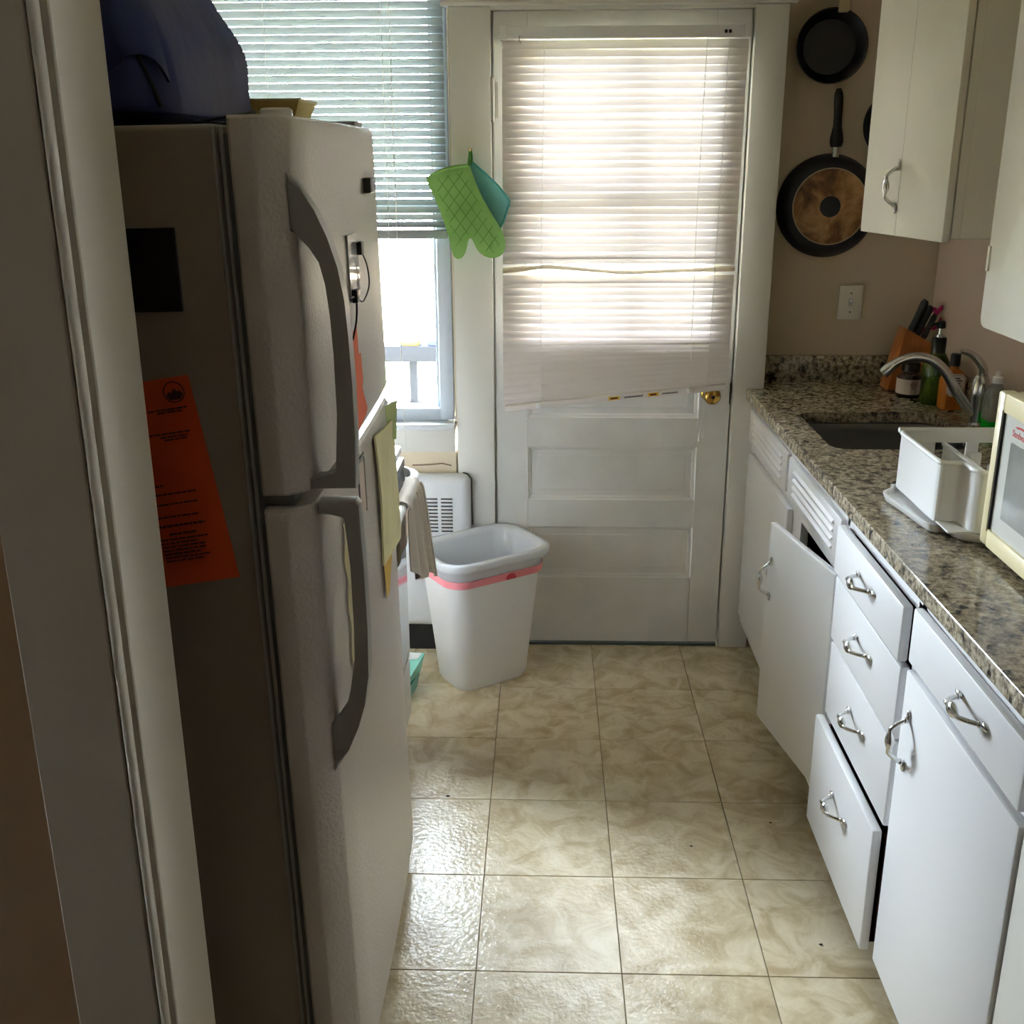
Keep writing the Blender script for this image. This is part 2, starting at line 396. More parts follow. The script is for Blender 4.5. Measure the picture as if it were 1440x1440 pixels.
# ------------------------------------------------------------------ door
dr = struct('door_1', (.36, .03, .01))
yF, yB = .0164, .058
for a, b in ((-.0185, .083), (.637, .7375)): MB().box(a, b, yF, yB, .012, 2.034, .0015, 1).build('stile', m_door, dr)
for a, b in ((.012, .25), (.435, .53), (.714, .812), (1.0, 1.086), (1.945, 2.034)): MB().box(.083, .637, yF, yB, a, b).build('rail', m_door, dr)
for a, b in ((.25, .435), (.53, .714), (.812, 1.0)):
    xa, xb = .083, .637; r1 = [(xa, yF, a), (xb, yF, a), (xb, yF, b), (xa, yF, b)]
    def ins(d, y): return [(xa+d, y, a+d), (xb-d, y, a+d), (xb-d, y, b-d), (xa+d, y, b-d)]
    MB().loft([r1, ins(.003, yF+.006), ins(.009, yF+.008), ins(.013, yF+.014), ins(.03, yF+.014), ins(.034, yF+.012)], cap0=False, recalc=True).build('panel', m_door, dr, 20)
for a, b in ((1.086, 1.521), (1.533, 1.945)):
    for c, d in ((.083, .375), (.393, .637)): MB().box(c, d, .036, .039, a, b).build('pane', m_pane, dr)
MB().box(.375, .393, .026, .05, 1.086, 1.945, .003, 1).build('muntin', m_door, dr)
MB().box(.083, .637, .026, .05, 1.514, 1.540, .003, 1).build('muntin', m_door, dr)
kn = MB().lathe([(.028, 0), (.029, .004), (.024, .008), (.010, .012), (.010, .03), (.019, .036), (.0255, .046), (.0265, .055), (.022, .062), (.010, .066), (.003, .066)], n=32,
                mx=Matrix.Translation((.672, yF, .897)) @ Matrix.Rotation(PI/2, 4, 'X')).build('knob', m_brass, dr)
MB().lathe([(.006, 0), (.006, .0015), (.001, .0015)], mx=Matrix.Translation((.672, yF-.066, .897)) @ Matrix.Rotation(PI/2, 4, 'X')).build('keyhole', m_dark, kn)
for zz in (1.79,):
    h = MB().tube([(-.0215, .004, zz-.055), (-.0215, .004, zz+.055)], .006, 10).ball((-.0215, .004, zz+.06), .006).ball((-.0215, .004, zz-.06), .006)
    h.box(-.019, -.005, .014, .0166, zz-.05, zz+.05)
    h.build('hinge', mat('painted_hinge', (196, 192, 184), .4, .3), dr)
MB().box(-.018, .737, .006, .03, .0, .010, .002).build('weather_strip', mat('teal_grey_rubber', (74, 84, 82), .7), dr)
MB().box(.735, .7375, .012, .017, .86, .93).build('strike_edge', m_dark, dr)

# door mini blind
db = thing('door_blind', 'white vinyl mini blind hanging crooked on the back door', 'blind', (.365, -.03, .85))
yb = -.032
MB().box(.003, .727, -.052, -.008, 1.952, 1.985, .002).build('headrail', m_white, db)
for xx in (.006, .704): MB().box(xx, xx+.018, -.054, .0164, 1.950, 1.988, .001).build('bracket', m_white, db)
for xx in (.648, .66): MB().box(xx, xx+.008, -.0535, -.0515, 1.963, 1.972).build('cord_lock', m_black, db)
Ld = .712
sd = [slat_mesh(Ld, .025, .0022, m_slat_door, None, 4, 6),
      slat_mesh(Ld, .025, .0022, m_slat_door, lambda x: .0014*math.sin(x*9+1), 4, 10),
      slat_mesh(Ld, .025, .0022, m_slat_door, lambda x: .0016*math.sin(x*7+3), 4, 10)]
def bendf(x):
    P = [(-.356, -.004), (-.25, .012), (-.22, .016), (-.1, .004), (0, -.008), (.06, -.008), (.2, .0), (.356, .004)]
    for (a, b), (c, d) in zip(P, P[1:]):
        if x <= c: return b+(d-b)*(x-a)/(c-a)
    return P[-1][1]
sbent = slat_mesh(Ld, .025, .003, slat_mat('yellowed_slat', (214, 198, 176), (250, 230, 200), .02), bendf, 4, 24)
k = 0; z = 1.938
while z > .872:
    t = max(0, min(1, (1.08-z)/(1.08-.872)))
    zl = z; zr = z if t <= 0 else 1.08-(1.08-.948)*(t**1.0)
    zc = (zl+zr)/2; sl = math.atan2(zl-zr, Ld)
    tl = 79+random.uniform(-3, 2)
    if 1.6 < z < 1.9 and random.random() < .25: tl -= 9
    if z < 1.27 and z > 1.08: tl = 70+random.uniform(-2, 2)
    dz = 0; me = random.choice(sd)
    if abs(z-1.285) < .011: me = sbent; tl = 38
    elif abs(z-1.307) < .011: dz = .007; tl = 75
    elif abs(z-1.263) < .011: dz = -.007; tl = 75
    xcen = .365-.004*(1.9-z)
    inst(me, 'slat', db, (xcen, yb+random.uniform(-.001, .001), zc+dz), (math.radians(tl), sl+random.uniform(-.002, .002), 0)); z -= .0222
# bottom rail with print, tilted
mxr = Matrix.Translation((.361, yb-.002, .893)) @ Matrix.Rotation(-math.atan2(.926-.853, .70), 4, 'Y')
br = MB().box(-.352, .352, -.014, .012, -.010, .010, .004, 3, mxr).build('bottom_rail', m_slat_door, db)
for xx, w in ((-.02, .036), (.105, .034)):
    MB().box(xx, xx+w, -.0146, -.0138, -.006, .006, mx=mxr).build('warning_sticker', mat('yellow_sticker', (222, 178, 60), .6), br)
    MB().box(xx+.006, xx+w-.006, -.0149, -.0145, -.003, .003, mx=mxr).build('warning_print', m_ink, br)
for a, b in ((.03, .09), (.15, .20)): MB().box(a, b, -.0146, -.0139, -.003, .002, mx=mxr).build('rail_print', mat('grey_print', (120, 118, 120), .7), br)
for xx in (-.245, .235): MB().lathe([(.009, 0), (.009, .006), (.004, .009)], n=12, mx=mxr @ Matrix.Translation((xx, -.013, 0)) @ Matrix.Rotation(PI/2, 4, 'X')).build('cord_button', m_plastic, br)
for xa, xb, zb in ((.133, .126, .87), (.600, .596, .92)):
    MB().tube([(xa, yb-.0165, 1.955), ((xa+xb)/2-.004, yb-.0165, 1.4), (xb, yb-.0165, zb)], .0011, 5).build('ladder_cord', m_cord, db)
for xx, zz in ((.640, .775), (.648, .79)):
    pc = MB().tube([(.662, -.056, 1.95), (.660, -.05, 1.5), (.652, -.045, 1.0), (xx, -.02, zz)], .0009, 5).build('pull_cord', m_cord, db)
    MB().lathe([(.002, .03), (.0045, .022), (.0055, 0), (.003, -.002)], (xx, -.02, zz-.03), 10).build('tassel', m_plastic, pc)
MB().tube([(.06, -.056, 1.96), (.06, -.058, 1.943), (.063, -.058, 1.938), (.066, -.058, 1.944)], .0014, 6).build('wand_hook', m_fridge_trim, db)

# ================================================================== REFRIGERATOR
FP = (-.1735, -1.895, 0); FR = (0, -.016, 0)
fr = thing('refrigerator', 'almond-grey top-freezer refrigerator standing beside the doorway jamb', 'refrigerator', FP, FR)
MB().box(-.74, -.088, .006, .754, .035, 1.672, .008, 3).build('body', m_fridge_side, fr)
MB().box(-.098, -.0725, .012, .748, .07, 1.66, .003).build('gasket', m_gasket, fr)
for a in (-.094, -.084): MB().box(a, a+.004, .004, .014, .05, 1.668, .001, 1).build('gasket_rib', m_fridge_trim, fr)
def dprof(xoff=0):
    P = [(-.072, .004), (-.068, 0), (-.042, 0), (-.037, .002), (-.002, .03), (.001, .036)]
    P += [(.001+.006*math.sin(PI*t), .036+.68*t) for t in (.15, .3, .5, .7, .85)] + [(.0, .73), (-.004, .748), (-.014, .757), (-.03, .76), (-.072, .76)]
    return P
def fdoor(z0, z1):
    P = dprof(); n = len(P); cx_, cy2 = -.036, .38
    def ring(z, d): return [(x+(cx_-x)*d/.04*.9 if False else x-(d if x > -.03 else 0), min(max(y, d), .76-d), z) for x, y in P]
    return MB().loft([ring(z0, .008), ring(z0+.004, .003), ring(z0+.012, 0), ring(z1-.012, 0), ring(z1-.004, .003), ring(z1, .008)])
fz = fdoor(1.166, 1.682).build('freezer_door', m_fridge, fr, 30)
fd = fdoor(.05, 1.146).build('refrigerator_door', m_fridge, fr, 30)
def flx(p): return (p[0]+.1735+.016*p[1], p[1])
ho = [(-.205, 1.612), (-.187, 1.587), (-.170, 1.560), (-.155, 1.525), (-.143, 1.485), (-.136, 1.44), (-.133, 1.39), (-.131, 1.324), (-.131, 1.25), (-.133, 1.170)]
hi = [(-.200, 1.170), (-.200, 1.187), (-.163, 1.189), (-.157, 1.196), (-.155, 1.28), (-.155, 1.364), (-.157, 1.42), (-.161, 1.462), (-.168, 1.492), (-.177, 1.514), (-.190, 1.528), (-.205, 1.534)]
def handle_frame(outer, inner, name, parent):
    poly = [flx(p) for p in outer+inner]
    o = MB().prism(poly, 'y', .024, .056, .004, 2).build(name, m_fridge_trim, parent, 35)
    return o
handle_frame(ho, hi, 'freezer_handle', fz)
lo = [(-.190, 1.150), (-.136, 1.150), (-.130, 1.143), (-.128, 1.05), (-.127, .95), (-.129, .87), (-.137, .82), (-.149, .78), (-.166, .74), (-.190, .700)]
li = [(-.190, .786), (-.176, .792), (-.163, .812), (-.154, .845), (-.149, .90), (-.1475, .95), (-.148, 1.05), (-.149, 1.125), (-.154, 1.131), (-.190, 1.131)]
handle_frame(lo, li, 'door_handle', fd)
MB().box(-.078, -.03, .02, .07, 1.147, 1.165, .002).build('middle_hinge', m_gasket, fr)
MB().box(-.075, -.02, .66, .74, 1.683, 1.694, .004).build('hinge_cover', m_fridge_trim, fr)
MB().lathe([(.022, 0), (.022, .008), (.019, .011), (.001, .011)], (-.03, .10, 1.682), 20).build('hinge_cap', m_white, fr)
MB().box(-.70, -.06, .04, .72, .03, .05).build('toe_grille', m_gasket, fr)
for x, y in ((-.12, .06), (-.12, .70)): MB().lathe([(.016, 0), (.016, .02), (.008, .022), (.008, .04)], (x, y, -.002), 12).build('foot', m_black, fr)
for x, y in ((-.68, .06), (-.68, .70)): MB().lathe([(.016, .011), (.016, .02), (.008, .022), (.008, .04)], (x, y, 0), 12).build('foot', m_black, fr)
def fthing(name, label, cat, group=None): return thing(name, label, cat, FP, FR, group)
def fsingle(mb, name, material, label, cat, smooth=40):
    o = bpy.data.objects.new(name, mb.mesh(name, material, smooth)); S.collection.objects.link(o); o.location = FP; o.rotation_euler = FR
    return tag(o, label, cat)
# things on the near side of the fridge
fsingle(MB().box(-.29, -.155, -.0005, .0055, 1.432, 1.543, .001, 1), 'magnet_board', mat('black_magnet', (9, 9, 10), .35), 'square black magnet on the upper side of the refrigerator', 'magnet')
def papery(u, v): return .0
pm = Matrix.Translation((-.160, .0052, 1.345)) @ Matrix.Rotation(math.radians(-8), 4, 'Y')
op = fthing('notice_sheet', 'orange printed notice with round emblem on the side of the refrigerator', 'paper')
MB().grid(lambda u, v: (-.216*u, -.003*math.sin(v*3.0)*u-.001, -.305*v), 6, 8, pm, .0003).build('sheet', m_orange_paper, op)
pr = MB()
def pbox(xa, xb, za, zb): pr.box(xa, xb, -.0052, -.0042, zb, za, mx=pm)
def words(xa, xb, zt, h=.0022):
    x = xa
    while x < xb:
        w = random.uniform(.004, .014); pbox(x, min(x+w, xb), -zt, -zt-h); x += w+.0016
for zt, xa, xb in ((.042, -.068, -.012), (.046, -.055, -.02), (.076, -.08, -.016), (.081, -.06, -.02), (.085, -.055, -.022), (.150, -.2, -.075), (.163, -.2, -.03), (.178, -.2, -.03), (.197, -.2, -.035)): words(xa, xb, zt)
words(-.2, -.028, .210, .0034); words(-.2, -.13, .222)
for i in range(10): words(-.2, -.14+random.uniform(-.01, .01), .228+i*.0062)
words(-.085, -.045, .223, .003)
for i in range(7): words(-.1, -.03+random.uniform(-.02, .005), .231+i*.0055)
tag(pr.build('print', m_ink, op, 0), kind='stuff')
em = MB()
for k in range(28):
    a, b = 2*PI*k/28, 2*PI*(k+1)/28
    em.tube([(-.0245+.0145*math.cos(a), -.0046, -.0205+.0145*math.sin(a)), (-.0245+.0145*math.cos(b), -.0046, -.0205+.0145*math.sin(b))], .0009, 4, mx=pm)
hillp = [(-.020, -.008), (-.013, .002), (-.006, -.002), (.001, .009), (.008, .000), (.014, .004), (.020, -.007), (.012, -.018), (-.012, -.018)]
em.prism([(-.0245+a*.6, -.0205+b*.6) for a, b in hillp], 'y', -.0048, -.0042, mx=pm)
em.build('emblem', m_ink, op, 0)
# things on the fridge front
ph = fthing('photo_magnet', 'clear plastic photo magnet with dark clips on the freezer door', 'magnet')
MB().box(.0085, .0105, .345, .435, 1.395, 1.505, .0005, 1).build('plastic_sleeve', mat('glossy_clear_print', (190, 188, 186), .06), ph)
for y, zt in ((.43, 1.478), (.36, 1.405)): MB().box(.0105, .02, y-.012, y+.012, zt-.011, zt+.011, .002).build('clip', m_black, ph)
MB().tube(catmull([(.016, .43, 1.475), (.02, .46, 1.445), (.02, .47, 1.41), (.016, .43, 1.388), (.014, .40, 1.393), (.014, .375, 1.405)], 6), .0014, 6).build('cord_loop', m_black, ph)
fsingle(MB().tube(catmull([(.016, .31, 1.405), (.014, .345, 1.405), (.013, .375, 1.39), (.012, .365, 1.36), (.010, .335, 1.335)], 6), .0017, 6),
        'wire', m_black, 'loose black wire hanging below the photo magnet on the freezer', 'wire')
fsingle(MB().box(.0045, .019, .56, .615, 1.565, 1.592, .002), 'magnet_clip', mat('dark_clip', (60, 60, 60), .3, .6), 'small dark metal magnet clip near the freezer door far edge', 'clip')
def flat_poly(pts, x, thick=.0006, curl=None):
    b = MB().prism([(y, z) for y, z in pts], 'x', x, x+thick)
    return b
fsingle(flat_poly([(.315, 1.338), (.392, 1.352), (.395, 1.30), (.415, 1.298), (.42, 1.25), (.41, 1.235), (.447, 1.192), (.43, 1.183), (.337, 1.172), (.325, 1.22)], .0068),
        'torn_sheet', m_coral_paper, 'torn coral-orange sheet on the freezer door below the wire', 'paper')
yp = fthing('legal_pad', 'yellow lined pad of paper hanging on the lower refrigerator door', 'notepad')
def padf(u, v):
    y = .477+u*.215+.02*v; zt = 1.128-.02*u; zb = .86-.02*u
    return (.009+.003*math.sin(v*PI)+.001*u+.0012*math.sin(5*v+3*u), y, zt+(zb-zt)*v)
MB().grid(padf, 8, 10, None, .004).build('pad', m_yellow_paper, yp)
MB().grid(lambda u, v: (.010+.002*v, .50+.12*u*(1-.7*v), .865-.075*v), 4, 4, None, .001).build('bottom_flap', mat('mustard_paper', (206, 170, 84), .85), yp)
def linef(k):
    return [(padf(u/8, k)[0]+.0009, padf(u/8, k)[1], padf(u/8, k)[2]) for u in range(9)]
ln = MB()
for i in range(1, 18): ln.tube(linef(i/18), .0006, 4)
ln.build('ruled_lines', mat('ochre_lines', (168, 158, 104), .8), yp)
fsingle(MB().grid(lambda u, v: (.008+.010*u*u+.002*v, .64+(.095-.05*v)*u, 1.150-.07*v-.012*u), 5, 4, None, .0008), 'green_note', m_green_paper, 'pale green note curling behind the yellow pad', 'paper')
cf = fthing('framed_card', 'small thin framed card on the lower refrigerator door by the handle', 'card')
MB().box(.0062, .008, .315, .37, 1.025, 1.125, .001, 1).build('card', mat('blush_card', (204, 186, 174), .7), cf)
MB().box(.0065, .0095, .312, .3165, 1.02, 1.128).box(.0065, .0095, .3685, .373, 1.02, 1.128).box(.0065, .0095, .312, .373, 1.122, 1.128).build('border', m_fridge_trim, cf)
fsingle(MB().grid(lambda u, v: (.008+.006*math.sin(v*31)*u+.016*u, .155+.05*u+.008*math.sin(v*23), 1.07-.30*v), 4, 30, None, .0008), 'crinkled_paper', mat('cream_scrap', (206, 196, 160), .85),
        'crinkled cream paper scrap behind the lower refrigerator handle', 'paper')

# ------------------------------------------------------------------ things on top of the fridge
bag = thing('tote_bag', 'bulging navy blue nylon bag on top of the refrigerator', 'bag', (-.5, -1.58, 1.668))
rings = []
hs = [0, .012, .04, .08, .12, .16, .20, .25, .30, .35, .40, .43]
wid = [.15, .172, .176, .174, .168, .16, .15, .138, .122, .105, .085, .05]
dep = [.25, .275, .28, .278, .275, .265, .25, .235, .21, .185, .15, .09]
for i, (h, w, d) in enumerate(zip(hs, wid, dep)):
    ring = []
    for j, (x, y) in enumerate(rrect(w, d, min(w, d)*.5, 14)):
        a = math.atan2(y, x)
        k_ = 1+.05*math.sin(4*a+h*21)*math.sin(h*13+1)+.02*math.sin(7*a-h*33+1)+.03*math.sin(3*a+h*45)+.004*math.sin(13*a+h*60)
        if i == 0: k_ = 1
        ring.append((-.535+x*k_-.22*h*h/.44-.06*h, -1.57+y*k_, 1.672+h+.006*math.sin(4*a)*(h > .02)))
    rings.append(ring)
bb = MB().loft(rings).build('bag_body', m_navy, bag, 60)
sb = bb.modifiers.new('sub', 'SUBSURF'); sb.levels = 1; sb.render_levels = 2
def on_bag(u, h):
    """point on the bag's skin: angle u, height h"""
    i = max(k for k in range(len(hs)-1) if hs[k] <= h); t = (h-hs[i])/(hs[i+1]-hs[i]); n_ = len(rings[0]); j = int(round(u*n_)) % n_
    p = Vector(rings[i][j]).lerp(Vector(rings[i+1][j]), t); c_ = Vector((-.53, -1.57, p.z)); return p+(p-c_).normalized()*.001
MB().tube(catmull([on_bag(.70+.10*math.sin(k/10*2.6), .02+.036*k) for k in range(11)], 3), .004, 6).build('piping', m_navy_dark, bag)
MB().tube(catmull([on_bag(.88-.05*math.sin(k/10*2.6), .02+.036*k) for k in range(11)], 3), .0035, 6).build('piping', m_navy_dark, bag)
MB().tube(catmull([(-.50, -1.7, 2.03), (-.53, -1.66, 2.14), (-.56, -1.56, 2.17), (-.58, -1.48, 2.12), (-.60, -1.44, 2.02)], 6), .012, 8, [(1, .25)]*25).build('strap', m_navy_dark, bag)
fl_ = []
for k in range(9):
    fl_.append([on_bag(.80+.012*k, .17+.004*math.sin(k)), on_bag(.80+.012*k, .06)])
MB().grid(lambda u, v: (lambda p: (p.x+.012*v*math.sin(PI*u)+.004, p.y-.008*v, p.z))(on_bag(.76+.16*u, .22-.17*v+.03*math.sin(PI*u))), 10, 6, None, .004).build('front_flap', m_navy, bag, 80)
MB().tube(catmull([(-.36, -1.66, 1.678), (-.315, -1.68, 1.676), (-.285, -1.72, 1.690), (-.30, -1.76, 1.684), (-.36, -1.74, 1.677)], 6), .008, 8, [(1, .3)]*25).build('bottom_strap', m_navy_dark, bag)
yb_ = thing('carton', 'open yellow cardboard box behind the navy bag', 'box', (-.38, -1.3, 1.67))
bxm = MB()
P0 = [(-.425, -1.262), (-.335, -1.27), (-.335, -1.16), (-.43, -1.16)]; P1 = [(-.455, -1.29), (-.312, -1.29), (-.312, -1.14), (-.455, -1.14)]
bxm.loft([[(x, y, 1.672) for x, y in P0], [(x, y, 1.728) for x, y in P1], [(-.3835+(x+.3835)*.95, -1.215+(y+1.215)*.95, 1.728) for x, y in P1], [(x, y, 1.676) for x, y in P0]], cap0=True, cap1=True)
bxm.build('carton_tray', m_kraft, yb_, 20)
MB().loft([[(x, y, 1.727) for x, y in P1], [(-.3835+(x+.3835)*1.04, -1.215+(y+1.215)*1.04, 1.731) for x, y in P1]], cap0=False, cap1=False).build('carton_lip', mat('pale_card', (222, 208, 160), .7), yb_, 20)

# ================================================================== STOVE, TOWEL, HEATER, BIN
st = thing('stove', 'narrow white gas stove with black oven glass behind the refrigerator', 'stove', (-.6, -.87, 0))
MB().box(-.97, -.262, -1.122, -.618, .09, .872, .006).build('body', m_white, st)
MB().box(-.97, -.245, -1.124, -.616, .868, .892, .006).build('cooktop', m_white, st)
MB().box(-1.0, -.93, -1.12, -.62, .89, 1.05, .01).build('backguard', m_white, st)
od = MB().box(-.262, -.243, -1.115, -.625, .27, .775, .004).build('oven_door', m_white, st)
MB().box(-.2435, -.2405, -1.09, -.632, .30, .75, .001, 1).build('oven_glass', m_ovenglass, od)
hn = MB().tube(catmull([(-.24, -1.09, .815), (-.212, -1.085, .818), (-.205, -1.05, .82), (-.205, -.70, .82), (-.208, -.655, .82), (-.222, -.635, .82), (-.245, -.63, .825)], 5), .0125, 10).build('oven_handle', m_white, st)
MB().box(-.262, -.238, -1.115, -.62, .785, .86, .003).build('control_strip', m_black, st)
for y in (-1.02, -.93, -.82, -.73): MB().lathe([(.018, 0), (.016, .014), (.001, .014)], n=16, mx=Matrix.Translation((-.239, y, .838)) @ Matrix.Rotation(-PI/2, 4, 'Y')).build('knob', m_black, st)
MB().box(-.262, -.243, -1.115, -.625, .10, .262, .004).build('storage_drawer', m_white, st)
MB().box(-.95, -.285, -1.11, -.63, .0, .095).build('plinth', m_white, st)
for cx_, cy2 in ((-.44, -1.0), (-.44, -.75), (-.75, -1.0), (-.75, -.75)):
    g = MB()
    for a in range(4): g.box(-.085, .085, -.004, .004, .892, .904, mx=Matrix.Translation((cx_, cy2, 0)) @ Matrix.Rotation(a*PI/4, 4, 'Z'))
    g.build('burner_grate', m_black, st)
# towel over the oven handle
tw = thing('dish_towel', 'taupe cloth towel draped over the stove oven handle', 'towel', (-.2, -.8, .5))
def towf(u, v):
    # u across (far->near), v from the back hem over the bar to the front hem
    wtop, wbot = .105, .20; top_c, bot_c = -.83, -.795
    if v < .3:
        t = v/.3; s_ = 1-t; w = wtop+(.16-wtop)*s_; zz = .66+(.836-.66)*t; x = -.226+.004*t; c = top_c
    elif v < .4:
        t = (v-.3)/.1; a = PI*t; w = wtop; zz = .822+.018*math.sin(a); x = -.205-.020*math.cos(a); c = top_c
    else:
        t = (v-.4)/.6; w = wtop+(wbot-wtop)*t**.8; zz = .822+(.515+.15*u-.822)*t; x = -.185+.012*t; c = top_c+(bot_c-top_c)*t
    fold = math.sin(u*PI*5+.5)
    amp = .011*(.4+.6*abs(v-.35)/.65)
    return (x+amp*fold*(1 if v > .4 else -.3)-(0 if v > .4 else .0), c+w*(1-2*u), zz+.012*math.sin(u*7)*(1 if v > .95 else 0)+(.02*(u-.5) if v > .7 else 0))
MB().grid(towf, 40, 40, None, .003).build('towel_cloth', m_towel, tw, 80)
MB().tube([tuple(Vector(towf(.012, .4+.6*i/20))+Vector((.003, .002, 0))) for i in range(21)], .0035, 6).build('hem', m_hem, tw)
MB().tube([tuple(Vector(towf(.38, .4+.6*i/20))+Vector((.0035, 0, 0))) for i in range(21)], .003, 6).build('seam', m_hem, tw)

ht = thing('wall_heater', 'white enamel heater with slotted vents under the window', 'heater', (-.45, -.02, .0))
MB().box(-.80, -.106, -.055, .011, .092, .632, .03, 5).build('cabinet', m_heater, ht)
for cx_ in (-.290, -.232, -.183):
    g = MB()
    for i in range(10): g.box(cx_-.019, cx_+.019, -.0565, -.05, .557-i*.0125-.0052, .557-i*.0125, .001, 1)
    tag(g.build('vent_slots', mat('vent_shadow_grey', (70, 66, 62), .8), ht), kind='stuff')
    g = MB()
    for i in range(9): g.box(cx_-.02, cx_+.02, -.0585, -.054, .5575-i*.0125-.0118, .5575-i*.0125-.0062, .001, 1)
    tag(g.build('louvres', m_heater, ht), kind='stuff')
MB().box(-.78, -.13, -.035, .005, .0, .10).build('base', m_dark, ht)  # dark block stands in for the shaded gap under the heater
MB().tube([(-.135, .004, .630), (-.115, -.005, .625), (-.1035, -.008, .61), (-.1025, -.008, .45)], .003, 8).build('edge_pipe', m_gasket, ht)
MB().tube([(-.30, .005, .652), (-.24, .004, .655), (-.2, .002, .66), (-.17, .004, .652)], .002, 6).build('wire', mat('brown_wire', (112, 84, 64), .7), ht)

TA = math.radians(34); TL = (-.062, -.205, 0)
tc_ = thing('trash_bin', 'tall white plastic kitchen trash bin in front of the door', 'bin', TL, (0, 0, TA))
def rr3(hx, hy, r, z): return [(x, y, z) for x, y in rrect(hx, hy, r, 7)]
prof = [(.128, .088, .05, .0), (.134, .094, .055, .012), (.152, .108, .06, .2), (.172, .125, .062, .405)]
body = MB().loft([rr3(*p) for p in prof]+[rr3(.174, .127, .062, .43), rr3(.191, .144, .07, .432), rr3(.195, .148, .072, .44), rr3(.192, .145, .07, .449), rr3(.176, .129, .062, .451), rr3(.170, .123, .06, .445), rr3(.150, .106, .058, .2), rr3(.132, .092, .053, .014)])
body.build('bin_body', m_trash, tc_, 50)
lnr = thing('trash_bag', 'thin white drawstring liner folded over the trash bin rim', 'liner', TL, (0, 0, TA))
def wr(hx, hy, r, z, amp=.0, f=11, ph_=0, n=16):
    out = []
    for x, y in rrect(hx, hy, r, n):
        a = math.atan2(y/hy, x/hx); k_ = 1+amp*math.sin(f*a+ph_)+amp*.6*math.sin(f*2.3*a+1.7); out.append((x*k_, y*k_, z+amp*.2*math.sin(7*a)))
    return out
liner = MB().loft([wr(.1755, .1285, .064, .372, .0), wr(.1765, .1295, .065, .42), wr(.194, .147, .072, .428), wr(.1985, .1515, .074, .440), wr(.1955, .1485, .072, .4525), wr(.177, .130, .062, .455), wr(.164, .118, .058, .438, .006), wr(.158, .113, .056, .36, .018, 11, 1),
                   wr(.150, .106, .054, .25, .02, 13, 2), wr(.135, .094, .05, .1, .02, 9, 0), wr(.118, .078, .045, .03, .01)], cap0=False, cap1=True)
liner.build('film', m_liner, lnr, 80)
MB().loft([wr(.1752, .1288, .064, .373), wr(.1768, .1304, .065, .373), wr(.1786, .1322, .066, .397), wr(.1776, .1312, .065, .397)], cap0=False, cap1=False).build('drawstring_band', m_pink, lnr)
dot = [(.018*math.cos(PI*k/12), .018*math.sin(PI*k/12)) for k in range(13)]
MB().prism(dot, 'y', -.1345, -.1310, mx=Matrix.Translation((.030, 0, .375))).build('pull_tab', m_red, lnr)

tb = thing('dustpan', 'teal plastic dustpan with pale rim on floor beside the stove', 'dustpan', (-.30, -.36, 0), (0, 0, math.radians(-6)))
MB().loft([[(-.05, -.05, .001), (.020, -.05, .001), (.026, .06, .001), (-.05, .06, .001)], [(-.05, -.055, .05), (.024, -.055, .05), (.034, .07, .05), (-.05, .07, .05)]]).build('base', mat('deep_teal_plastic', (38, 122, 116), .35), tb, 30)
MB().loft([[(-.05, -.058, .05), (.012, -.058, .05), (.036, .07, .05), (-.05, .07, .05)], [(-.05, -.050, .062), (.016, -.050, .062), (.047, .09, .105), (-.05, .09, .105)]]).build('tray', mat('pale_teal_plastic', (128, 196, 178), .35), tb, 30)
MB().loft([[(-.045, .045, .0925), (.030, .06, .0968), (.038, .085, .1045), (-.045, .085, .1045)], [(-.045, .045, .0945), (.030, .06, .0988), (.038, .085, .1065), (-.045, .085, .1065)]]).build('label_patch', m_plastic, tb, 30)

# ================================================================== OVEN MITT, POTHOLDER
def pillow(outline, yc, t, inset):
    b = bmesh.new(); fs = []
    for sgn in (-1, 1):
        f = b.faces.new([b.verts.new((x, yc, z)) for x, z in (outline if sgn < 0 else outline[::-1])])
        r = bmesh.ops.inset_region(b, faces=[f], thickness=inset*.45, depth=t*.65)
        r = bmesh.ops.inset_region(b, faces=[f], thickness=inset*.8, depth=t*.35)
    bmesh.ops.remove_doubles(b, verts=b.verts[:], dist=.0002)
    bmesh.ops.triangulate(b, faces=[f for f in b.faces if len(f.verts) > 4])
    mb = MB(); mb.add(b); return mb
hk = MB().tube(catmull([(-.0855, .001, 1.650), (-.0855, -.02, 1.650), (-.0855, -.045, 1.640), (-.0855, -.068, 1.642), (-.0855, -.072, 1.652)], 5), .002, 6)
single(hk, 'cup_hook', m_brass, 'small brass hook on the post between window and door', 'hook', (-.0855, -.001, 1.65))
mt = thing('oven_mitt', 'green quilted oven mitt hanging upside down from the post hook', 'oven mitt', (-.09, -.04, 1.33))
mo = [(-.214, 1.566), (-.175, 1.588), (-.130, 1.600), (-.092, 1.604), (-.083, 1.590), (-.070, 1.555), (-.050, 1.510), (-.022, 1.462), (.004, 1.420), (.016, 1.385), (.012, 1.352), (-.010, 1.336), (-.040, 1.338), (-.066, 1.356), (-.085, 1.392), (-.096, 1.384), (-.104, 1.352), (-.118, 1.334), (-.136, 1.336), (-.147, 1.362), (-.155, 1.40), (-.172, 1.455), (-.193, 1.51)]
mo2 = [tuple(p) for p in catmull([Vector(p) for p in mo], 3, True)]
pillow(mo2, -.078, .015, .014).build('mitt_body', m_green, mt, 60)
q = MB()
def inside(x, z, P):
    c = False
    for (a, b), (d, e) in zip(P, P[1:]+P[:1]):
        if (b > z) != (e > z) and x < (d-a)*(z-b)/(e-b)+a: c = not c
    return c
